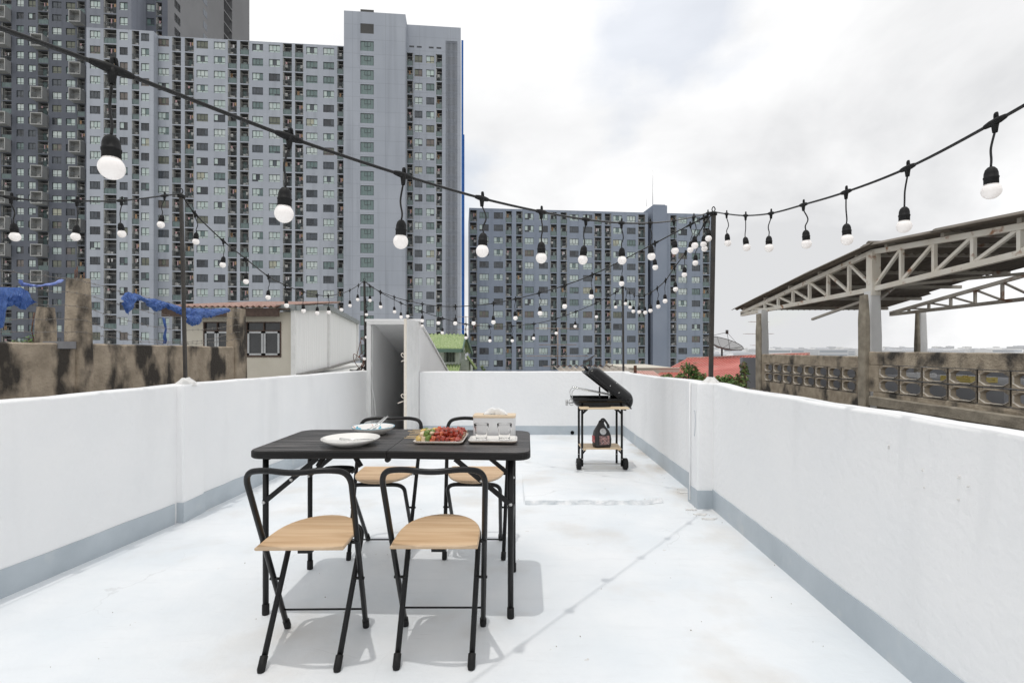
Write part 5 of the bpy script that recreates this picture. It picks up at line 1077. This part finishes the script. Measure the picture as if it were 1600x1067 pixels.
# ================================================================== FOLDING CHAIRS
def make_chair(label):
    r_ = thing('folding_chair', label, 'chair', (0, 0, 0), 0, 'folding chairs at the table')
    A = lambda t, s_: V(s_ * (.166 + .027 * t), .155 - .325 * t, .74 * t)
    pth = [A(.02, -1), A(.97, -1) + V(0, 0, .018), V(-.11, -.185, .752), V(0, -.205, .742), V(.11, -.185, .752), A(.97, 1) + V(0, 0, .018), A(.02, 1)]
    mb = MB(); mb.tube(fillet(pth, [.062, .05, .07, .05, .062], 8), .0112, 12); back = mb.build('back_frame', M_black, r_)
    for s_ in (-1, 1): mb = MB(); d = (A(1, s_) - A(0, s_)).normalized(); c = A(0, s_) + V(0, 0, .006); mb.tube([c - V(0, 0, .006), c + d * .004, c + d * .036, c + d * .038], [.0125, .0145, .0142, .0118], 12); mb.build('foot_cap', M_rubber, back)
    B = lambda t, s_: V(s_ * (.139 + .010 * t), -.145 + .325 * t, .432 * t)
    mb = MB(); mb.tube(fillet([B(.02, -1), B(.995, -1), B(.995, 1), B(.02, 1)], .06, 8), .0112, 12); fr = mb.build('seat_frame', M_black, r_)
    for s_ in (-1, 1): mb = MB(); d = (B(1, s_) - B(0, s_)).normalized(); c = B(0, s_) + V(0, 0, .006); mb.tube([c - V(0, 0, .006), c + d * .004, c + d * .046, c + d * .048], [.0125, .0148, .0145, .0118], 12); mb.build('foot_cap', M_rubber, fr)
    mb = MB(); mb.tube([A(.135, -1), A(.135, 1)], .0042, 8); mb.build('stretcher', M_black, r_)
    mb = MB()
    for s_ in (-1, 1):
        p = A(.352, s_); mb.tube([p + V(-s_ * .032, 0, 0), p + V(s_ * .014, 0, 0)], .006, 8); mb.tube([A(.60, s_) + V(-s_ * .022, 0, -.008), A(.60, s_) + V(s_ * .006, 0, -.008)], .007, 8)
    mb.build('pivot_bolt', M_zinc if False else M_black, r_)
    mb = MB(); out = []
    xs = .163
    out += [(-xs, -.145), (xs, -.145), (xs + .001, -.02)]
    for k in range(1, 16): a = R(180 * k / 16); out.append((xs * math.cos(a) * (1 + .02 * math.sin(a)), -.02 + .245 * math.sin(a) ** .9))
    out += [(-xs - .001, -.02)]
    n = len(out); e_ = .004; cx_, cy_ = 0, .03; zt = .458; th = .014
    sh = lambda p, q: (cx_ + (p[0] - cx_) * q, cy_ + (p[1] - cy_) * q)
    for q, z in ((.975, zt - th), (1, zt - th + e_), (1, zt - e_), (.975, zt)): mb.v += [(*sh(p, q), z) for p in out]
    for k in range(3):
        for i in range(n): j = (i + 1) % n; mb.f.append((k * n + i, k * n + j, (k + 1) * n + j, (k + 1) * n + i)); mb.m.append(1); mb.s.append(False)
    mb.f.append(tuple(3 * n + i for i in range(n))); mb.m.append(0); mb.s.append(False); mb.f.append(tuple(reversed(range(n)))); mb.m.append(1); mb.s.append(False)
    mb.build('seat', [M_oak, mat('oak_edge', (.50, .36, .23), (.58, .43, .29), 20, .6)], r_)
    mb = MB(); mb.box(-.012, .04, -.128, -.10, .428, .4438); mb.box(-.155, .155, -.052, -.034, .430, .4435); mb.build('seat_bracket', M_black, r_)
    return r_
CH = [('folding chair with oak seat and black tube frame, nearest at left', -.786, 2.028, 1.0), ('folding chair with oak seat and black tube frame, nearest, right of the first', -.290, 2.042, 0.0),
      ('folding chair on the far side of the table, behind the plates', -.752, 3.03, 180.0), ('folding chair on the far side of the table, behind the skewers and tissue box', -.212, 3.035, 179.0)]
ch0 = make_chair(CH[0][0])
for i, (lab, x, y, a) in enumerate(CH):
    o = ch0 if i == 0 else copy_tree(ch0); o['label'] = lab; o.location = (x, y, 0); o.rotation_euler = (0, 0, R(a))

# ================================================================== ON THE TABLE
TT = TZ + .0005
def tz_at(x): return TZ + .006 * (1 - min(1, abs(x + .512) / .6))
def plate(lab, x, y, r_, h, mats, name='plate'):
    p = thing(name, lab, 'plate', (x, y, tz_at(x) + .0015)); mb = MB()
    mb.lathe([(0, .002), (r_ * .55, 0), (r_ * .58, .0), (r_ * .62, .004), (r_ * .86, h * .55), (r_, h), (r_ * .995, h + .003), (r_ * .975, h + .002), (r_ * .83, h * .62), (r_ * .6, .010), (0, .008)], 48, 0)
    for k in range(len(mb.f)):
        ring = k // 48
        if len(mats) > 1: mb.m[k] = 2 if ring in (5, 6) else (1 if ring in (7, 8) else 0)
    mb.build('dish_body', mats, p); return p
plate('plain white oval-looking plate with a fork, nearest the table front', -.745, 2.365, .132, .030, [M_ceramic])
M_pat = mat('painted_glaze', (.80, .78, .75), (.78, .76, .73), 20, .2, c3=(.60, .22, .12), scale3=26, lo3=.62, hi3=.66)
t_ = M_pat.node_tree; b_n = t_.nodes['Principled BSDF']; prev = b_n.inputs['Base Color'].links[0].from_socket
tc_ = t_.nodes.new('ShaderNodeTexCoord'); nz = t_.nodes.new('ShaderNodeTexNoise'); nz.inputs['Scale'].default_value = 21; mp__ = t_.nodes.new('ShaderNodeMapping'); mp__.inputs['Location'].default_value = (4, 2, 7)
t_.links.new(tc_.outputs['Object'], mp__.inputs[0]); t_.links.new(mp__.outputs[0], nz.inputs['Vector']); mr_ = t_.nodes.new('ShaderNodeMapRange'); mr_.inputs[1].default_value = .60; mr_.inputs[2].default_value = .64; t_.links.new(nz.outputs[0], mr_.inputs[0])
mxx = t_.nodes.new('ShaderNodeMix'); mxx.data_type = 'RGBA'; t_.links.new(mr_.outputs[0], mxx.inputs[0]); t_.links.new(prev, mxx.inputs[6]); mxx.inputs[7].default_value = (.10, .36, .48, 1); t_.links.new(mxx.outputs[2], b_n.inputs['Base Color'])
plate('white bowl-plate with blue rim and painted pattern at the table back', -.722, 2.665, .110, .036, [M_ceramic, M_pat, mat('blue_rim_glaze', (.25, .48, .58), rough=.2)])
def fork(lab, loc, rz, pitch):
    f = thing('fork', lab, 'fork', loc); f.rotation_euler = (0, pitch, rz); mb = MB()
    mb.tube([(-.085, 0, .002), (-.02, 0, .0), (.02, 0, .002)], [.0048, .0030, .0028], 8); mb.build('handle', M_chrome, f)
    mb = MB(); mb.box(.018, .045, -.010, .010, .0008, .0026)
    mb.build('neck', M_chrome, f)
    for k in range(4): mb = MB(); y = -.0088 + .0058 * k; mb.box(.0455, .078, y - .0013, y + .0013, .001, .0025); mb.build('tine', M_chrome, f)
fork('steel fork lying in the plain white plate', (-.71, 2.37, tz_at(-.71) + .022), R(12), R(3))
fork('steel fork resting upright against the patterned plate rim', (-.70, 2.665, tz_at(-.7) + .040), R(240), R(28))
sp = thing('spoon', 'steel spoon beside the fork in the patterned plate', 'spoon', (-.725, 2.665, tz_at(-.72) + .036)); sp.rotation_euler = (0, R(24), R(232))
mb = MB(); mb.tube([(-.09, 0, .004), (-.02, 0, .0), (.025, 0, .001)], [.005, .003, .003], 8); mb.build('handle', M_chrome, sp)
mb = MB(); mb.lathe([(.001, -.003), (.010, -.002), (.015, .002), (.0155, .003), (.010, .0), (.001, -.001)], 16, 0, Matrix.Translation((.045, 0, .0)) @ Matrix.Scale(1.5, 4, (1, 0, 0))); mb.build('bowl', M_chrome, sp)

def tray(lab, x0, x1, y0, y1, edge, rz=0):
    cx_, cy_ = (x0 + x1) / 2, (y0 + y1) / 2; t = thing('serving_tray', lab, 'tray', (cx_, cy_, tz_at(cx_) + .003), rz); mb = MB(); wd, dp = x1 - x0, y1 - y0
    rings = []
    for ins, z in ((.016, 0), (.004, .004), (0, .012), (.001, .0135), (.006, .0125), (.014, .006), (.02, .0045)): rings.append([(x, y, z) for x, y in rrect(-wd / 2 + ins, wd / 2 - ins, -dp / 2 + ins, dp / 2 - ins, .022 - ins * .5, 5)])
    n = len(rings[0])
    for r_ in rings: mb.v += r_
    for k in range(len(rings) - 1):
        for i in range(n): j = (i + 1) % n; mb.f.append((k * n + i, k * n + j, (k + 1) * n + j, (k + 1) * n + i)); mb.m.append(1 if k < 2 else 0); mb.s.append(True)
    mb.f.append(tuple((len(rings) - 1) * n + i for i in range(n))); mb.m.append(0); mb.s.append(False); mb.f.append(tuple(reversed(range(n)))); mb.m.append(1); mb.s.append(False)
    mb.build('tray_body', [M_ceramic, edge], t); return t
M_clay = mat('unglazed_edge', (.55, .45, .37), (.66, .58, .5), 20, .6)
T1z = tz_at(-.33) + .003; tray('cream serving tray piled with grilled skewers', -.455, -.222, 2.352, 2.602, M_clay, R(-2))
T2z = tz_at(-.09) + .003; tray('white oblong tray under the two glasses', -.206, .026, 2.385, 2.528, M_clay, R(-1))
# skewers
M_meat = mat('glazed_meat', (.42, .045, .02), (.25, .030, .014), 55, .28, .6, 120, c3=(.06, .022, .012), scale3=60, lo3=.58, hi3=.70, bdist=.004, coat=.4)
M_meat2 = mat('orange_meat', (.56, .13, .03), (.40, .05, .02), 50, .3, .5, 120, c3=(.10, .03, .015), scale3=50, lo3=.6, hi3=.72, bdist=.004, coat=.4)
M_pep = mat('green_pepper', (.20, .27, .05), (.10, .17, .03), 40, .35); M_pine2 = mat('pineapple', (.68, .42, .09), (.74, .55, .20), 40, .4); M_onion = mat('onion', (.72, .60, .44), (.60, .45, .28), 40, .4); M_tom = mat('tomato', (.60, .06, .02), (.50, .10, .03), 30, .25)
M_bam = mat('bamboo_stick', (.62, .47, .28), (.70, .55, .36), 30, .6)
CHM = [M_meat, M_meat2, M_pep, M_pine2, M_onion, M_tom]
def chunk(seed, m):
    mb = MB(); nu, nv = 14, 10; rnd = random.Random(seed); sx, sy, sz = rnd.uniform(.75, 1.15), rnd.uniform(.9, 1.35), rnd.uniform(.6, .9)
    for j in range(nv + 1):
        th = math.pi * j / nv
        for i in range(nu):
            a = 2 * math.pi * i / nu; d = V(math.sin(th) * math.cos(a), math.sin(th) * math.sin(a), math.cos(th))
            d = V(*(math.copysign(abs(c) ** .8, c) for c in d)); r_ = .0135 * (1 + .55 * noise.noise(d * 1.5 + V(seed * 3.1, 0, 0)) + .30 * noise.noise(d * 4 + V(0, seed, 0))); mb.v.append((d.x * r_ * sx, d.y * r_ * sy, d.z * r_ * sz))
    for j in range(nv):
        for i in range(nu): i2 = (i + 1) % nu; mb.f.append((j * nu + i, (j + 1) * nu + i, (j + 1) * nu + i2, j * nu + i2)); mb.m.append(0); mb.s.append(True)
    return mb.mesh('chunk', CHM[m])
CM = {(m, s_): chunk(m * 10 + s_, m) for m in range(6) for s_ in range(4)}
rk = random.Random(4)
sk_lab = ['grilled meat skewer lying nearest the front rim of the tray', 'second grilled meat skewer from the front rim of the tray', 'third grilled meat skewer from the front rim of the tray', 'fourth grilled meat skewer from the front rim of the tray', 'fifth grilled meat skewer from the front rim of the tray', 'grilled meat skewer lying nearest the back rim of the tray',
          'front skewer of the upper layer on the tray', 'middle skewer of the upper layer on the tray', 'back skewer of the upper layer on the tray']
for k in range(9):
    up = k >= 6; y = (2.385 + .036 * k) if not up else (2.42 + .052 * (k - 6)); z = T1z + .0045 + .013 + (.019 if up else 0)
    s_ = thing('meat_skewer', sk_lab[k], 'skewer', (-.345 + rk.uniform(-.008, .008), y, z), R(rk.uniform(-5, 5) - 2), 'grilled skewers on the tray')
    mb = MB(); mb.tube([(-.155 + rk.uniform(-.012, .012), 0, .004), (.118, 0, 0)], .0019, 6); mb.build('stick', M_bam, s_)
    seq = rk.choice(([2, 3, 4, 0, 0, 1, 0, 0, 0], [3, 4, 2, 1, 0, 0, 0, 1, 0], [4, 2, 4, 0, 1, 0, 0, 0, 0], [2, 4, 3, 5, 0, 0, 1, 0, 0]))
    for i, m in enumerate(seq): link('chunk', CM[(m, rk.randrange(4))], s_, (-.088 + .0232 * i, rk.uniform(-.003, .003), rk.uniform(-.002, .003)), (rk.uniform(0, 6), rk.uniform(-.3, .3), rk.uniform(-.4, .4)))
# glasses
def tumbler(lab, x, y):
    g_ = thing('glass_tumbler', lab, 'glass', (x, y, T2z + .0048), 0, 'fluted glasses on the white tray'); mb = MB(); n = 40
    prof = [(0, 0), (.024, 0), (.0265, .003), (.0285, .025), (.031, .055), (.0345, .062), (.0355, .079), (.0340, .0797), (.0328, .078), (.0318, .063), (.0285, .056), (.0258, .02), (.0225, .010), (0, .009)]
    for r_, z in prof:
        for j in range(n):
            a = 2 * math.pi * j / n; f = 1 - (.035 * (.5 + .5 * math.cos(10 * a)) if .003 < z < .058 and r_ > .0262 else 0); mb.v.append((r_ * f * math.cos(a), r_ * f * math.sin(a), z))
    for i in range(len(prof) - 1):
        for j in range(n): j2 = (j + 1) % n; mb.f.append((i * n + j, i * n + j2, (i + 1) * n + j2, (i + 1) * n + j)); mb.m.append(0); mb.s.append(True)
    mb.build('glass_body', M_glass, g_)
tumbler('clear fluted glass tumbler, left one on the white tray', -.146, 2.446); tumbler('clear fluted glass tumbler, right one on the white tray', -.036, 2.448)
# tissue box
tx = thing('tissue_box', 'white tissue box with pale wood lid behind the glasses', 'tissue box', (-.088, 2.61, tz_at(-.09) + .001), R(-2))
mb = MB(); mb.prism(rrect(-.105, .105, -.055, .055, .012, 4), 0, .098); mb.build('box_body', mat('white_plastic', (.74, .74, .735), rough=.4), tx)
mb = MB(); mb.prism(rrect(-.107, .107, -.057, .057, .013, 4), .0983, .109); mb.prism(rrect(-.06, .06, -.012, .012, .011, 4), .1091, .1096, 1); mb.build('lid', [mat('pale_wood', (.66, .52, .36), (.74, .60, .44), 20, .6, stretch=(.3, 4, 4)), M_rubber], tx)
mb = MB(); n, m = 22, 8
for i in range(n + 1):
    t = i / n; x = -.055 + .12 * t
    for j in range(m + 1):
        s_ = j / m; hgt = .034 * math.sin(math.pi * min(1, max(0, t * 1.02))) ** .6 * (1 + .25 * noise.noise((t * 5, 2, 0))); lean = .016 * math.sin(t * 5 + s_ * 2)
        mb.v.append((x + .006 * noise.noise((t * 9, s_ * 4, 3)), -.028 * (1 - 2 * s_) * (.5 + .5 * math.sin(math.pi * s_)) + lean * .5 + .006 * noise.noise((t * 12, s_ * 7, 1)), .110 + hgt * math.sin(math.pi * s_) ** .7 + .003 * noise.noise((t * 14, s_ * 9, 5))))
for i in range(n):
    for j in range(m): a = i * (m + 1) + j; mb.f.append((a, a + m + 1, a + m + 2, a + 1)); mb.m.append(0); mb.s.append(True)
mb.build('tissue', mat('tissue_paper', (.80, .80, .79), rough=.9), tx)

# ================================================================== GRILL
gr = thing('charcoal_grill', 'black trolley charcoal grill with open lid and wooden shelves', 'grill', (.885, 5.16, 0))
def ringbody(rings, m=0, cap=True):
    mb = MB(); n = len(rings[0])
    for r_ in rings: mb.v += r_
    for k in range(len(rings) - 1):
        for i in range(n): j = (i + 1) % n; mb.f.append((k * n + i, k * n + j, (k + 1) * n + j, (k + 1) * n + i)); mb.m.append(m); mb.s.append(True)
    if cap: mb.f.append(tuple((len(rings) - 1) * n + i for i in range(n))); mb.m.append(m); mb.s.append(True)
    return mb
hl, hd = .285, .165
def shell(h, inset, rr_, steps=9, sgn=1, scale=1.0):
    out = []
    for k in range(steps + 1):
        t = R(88 * k / steps); ins = inset * (1 - math.cos(t)); out.append([(x * scale, y * scale, sgn * h * math.sin(t)) for x, y in rrect(-hl + ins, hl - ins, -hd + ins * 1.1, hd - ins * 1.1, max(.012, rr_ - ins * .35), 6)])
    return out
fb = ringbody(shell(.088, .085, .05, 8, -1)); o = fb.build('fire_box', M_enamel, gr, (0, 0, .692)); sm = o.modifiers.new('thick', 'SOLIDIFY'); sm.thickness = .004; sm.offset = 1
mb = MB(); mb.tube([(x, y, .692) for x, y in rrect(-hl, hl, -hd, hd, .05, 6)], .006, 6, closed=True); mb.build('fire_box_rim', M_enamel, gr)
mb = MB(); mb.prism(rrect(-.21, .21, -.10, .10, .03, 4), .628, .640); mb.build('ash_bed', mat('ash', (.05, .048, .045), (.12, .115, .11), 40, .95), gr)
LM = Matrix.Translation((.066, .012, .772)) @ Matrix.Rotation(R(38.5), 4, 'Y')
ld = ringbody(shell(.122, .10, .055, 10, 1, .98)); me = ld.mesh('lid', M_enamel); lo_ = link('lid', me, gr); lo_.matrix_local = LM; sm = lo_.modifiers.new('thick', 'SOLIDIFY'); sm.thickness = .004
mb = MB(); mb.tube([(x * .98, y * .98, 0) for x, y in rrect(-hl - .008, hl + .008, -hd - .008, hd + .008, .055, 6)], .007, 6, closed=True); mb.build('lid_rim', M_enamel, lo_)
mb = MB(); mb.tube(catmull([(-.275, -.05, .035), (-.312, -.05, .045), (-.318, 0, .048), (-.312, .05, .045), (-.275, .05, .035)], 4), .009, 8); mb.build('lid_handle', M_rubber, lo_)
mb = MB()
for (x, z) in ((-.02, .045), (.09, .045), (.20, .03), (.02, .108)): mb.lathe([(0, .004), (.005, .003), (.006, 0)], 8, 0, Matrix.Translation((x, -hd * .97 + .07 * (z / .14) ** 2, z)) @ Matrix.Rotation(R(90), 4, 'X'))
mb.build('lid_screws', M_zinc, lo_)['kind'] = 'stuff'
for x in (-.02, .075): mb = MB(); mb.bar((x, -.10, .66), (x, -.10, .80 - .5 * x), .006, .016, 0, (1, 0, 0)); mb.build('lid_stay', M_enamel if x < 0 else M_zinc, gr)
# grate, half lifted out
gt = MB(); ga, gb = V(-.262, 0, .795), V(.10, 0, .728)
for k in range(22): p = ga.lerp(gb, k / 21); gt.tube([p + V(0, -.13, 0), p + V(0, .13, 0)], .0022, 5)
for y in (-.13, 0, .13): gt.tube([ga + V(0, y, -.003), gb + V(0, y, -.003)], .0035, 6)
gto = gt.build('grate', M_chrome, gr); mb = MB()
for y in (-.09, .09): mb.tube(catmull([ga + V(.04, y, 0), ga + V(-.005, y, -.012), ga + V(-.03, y, -.05), ga + V(-.022, y, -.10)], 5), .0035, 6)
mb.build('grate_handle', M_chrome, gto)
mb = MB(); mb.tube(catmull([(-.285, -.03, .69), (-.315, -.03, .66), (-.30, -.03, .62), (-.27, -.03, .625)], 5), .004, 6); mb.tube([(-.27, 0, .64), (-.335, 0, .64)], .006, 8); mb.tube([(-.335, 0, .613), (-.335, 0, .667)], .011, 8); mb.build('side_vent_knob', M_zinc, gr)
for sx in (-1, 1):
    for sy in (-1, 1):
        mb = MB(); zb = .03 if sy < 0 else 0.0; mb.tube([(sx * .195, sy * .125, zb), (sx * .195, sy * .125, .635)], .0115, 10); lg = mb.build('leg', M_black, gr)
        mb = MB(); mb.bar((sx * .195, sy * .125, .545), (sx * .13, sy * .125, .605), .006, .02); mb.bar((sx * .195, sy * .125 - .0, .15), (sx * .16, sy * .125, .192), .005, .016); mb.build('bracket', M_black, lg)
        mb = MB(); [mb.lathe([(0, .004), (.005, .003), (.006, 0)], 8, 0, Matrix.Translation((sx * .195, sy * .125 - .0115, z)) @ Matrix.Rotation(R(90), 4, 'X')) for z in (.10, .20)]; mb.build('bolt', M_zinc, lg)
    mb = MB(); mb.bar((sx * .195, -.125, .598), (sx * .195, .125, .598), .016, .02); mb.build('top_rail', M_black, gr)
    mb = MB(); Mx = Matrix.Translation((sx * .228, -.125, .055)) @ Matrix.Rotation(R(90), 4, 'Y'); mb.lathe([(.012, -.022), (.05, -.022), (.055, -.016), (.055, .016), (.05, .022), (.012, .022)], 28, 0, Mx); wh_ = mb.build('wheel', M_rubber, gr)
    mb = MB(); mb.lathe([(0, -.018), (.030, -.018), (.034, -.0225)], 20, 0, Mx); mb.lathe([(.034, .0225), (.030, .018), (0, .018)], 20, 0, Mx); mb.build('hub', mat('hub_grey', (.10, .10, .10), rough=.5), wh_)
mb = MB(); mb.tube([(-.26, -.125, .055), (.26, -.125, .055)], .005, 8); mb.build('axle', M_zinc, gr)
for k in range(5): mb = MB(); y = -.135 + .056 * k; mb.box(-.20, .20, y, y + .048, .196, .208); bevel(mb.build('shelf_slat', M_pine, gr), .002)
for sx in (-.17, .17): mb = MB(); mb.box(sx - .012, sx + .012, -.135, .135, .186, .1958); mb.build('shelf_batten', M_pine, gr)
for k in range(2): mb = MB(); mb.box(-.235, .235, -.285 + .056 * k, -.235 + .056 * k, .606, .622); bevel(mb.build('front_board', M_pine, gr), .003)
for sx in (-1, 1): mb = MB(); mb.bar((sx * .195, -.28, .600), (sx * .195, -.12, .600), .018, .011); mb.build('board_arm', M_black, gr)
tg = thing('tongs', 'black grill tongs lying on the front board of the grill', 'tongs', (.84, 4.92, .6225), R(6))
for s_ in (-1, 1): mb = MB(); mb.tube(catmull([(.11, 0, .010), (.0, s_ * .012, .010), (-.08, s_ * .010, .010), (-.10, s_ * .004, .010)], 5), [.008] * 15 + [.011], 6); mb.build('arm', M_rubber, tg)
# charcoal bag on the lower shelf
bg_ = thing('charcoal_bag', 'black charcoal bag with carry handle on the lower grill shelf', 'bag', (.895, 5.10, .209), R(14))
M_bag = mat('black_bag_paper', (.014, .013, .014), (.022, .02, .02), 20, .38, .5, 25, bdist=.01)
prof = [(.082, .050, 0, 0), (.088, .054, .02, 0), (.088, .052, .08, 0), (.086, .048, .12, -.002), (.074, .036, .16, -.006), (.048, .020, .20, -.012), (.030, .012, .235, -.010), (.026, .010, .262, .0)]
rings = []
for k, (a, b_, z, ox) in enumerate(prof):
    rings.append([(x + ox + .004 * noise.noise((x * 40, y * 40, z * 30)), y + .003 * noise.noise((x * 30, z * 40, 7)), z) for x, y in rrect(-a, a, -b_, b_, b_ * .55, 4)])
body = ringbody(rings); nn_ = len(rings[0]); body.f.append(tuple(reversed(range(nn_)))); body.m.append(0); body.s.append(False); body.build('bag_body', M_bag, bg_)
mb = MB(); hp_ = catmull([(-.012, 0, .235), (-.004, 0, .268), (.018, -.002, .274), (.040, -.004, .25), (.062, -.004, .215), (.070, -.004, .185)], 5); mb.tube(hp_, [.011] * (len(hp_) - 6) + [.014] * 6, 8); mb.build('handle', M_bag, bg_)
mb = MB(); mb.lathe([(0, .002), (.030, .002), (.033, 0), (.033, -.006)], 24, 0, Matrix.Translation((-.004, -.0415, .158)) @ Matrix.Rotation(R(90 - 18), 4, 'X')); mb.build('round_window', mat('clear_film', (.42, .42, .43), (.6, .6, .6), 60, .15), bg_)
mb = MB(); mb.box(-.050, .056, -.0575, -.0535, .030, .118); mb.build('picture_label', mat('coal_picture', (.06, .045, .045), (.42, .22, .20), 45, .4, c3=(.55, .42, .42), scale3=70, lo3=.55, hi3=.66), bg_)
mb = MB(); mb.box(-.0925, -.0875, -.03, .03, .05, .115); mb.build('red_label', mat('red_print', (.45, .04, .035), (.32, .03, .03), 30, .4, c3=(.6, .5, .48), scale3=50, lo3=.6, hi3=.66), bg_)
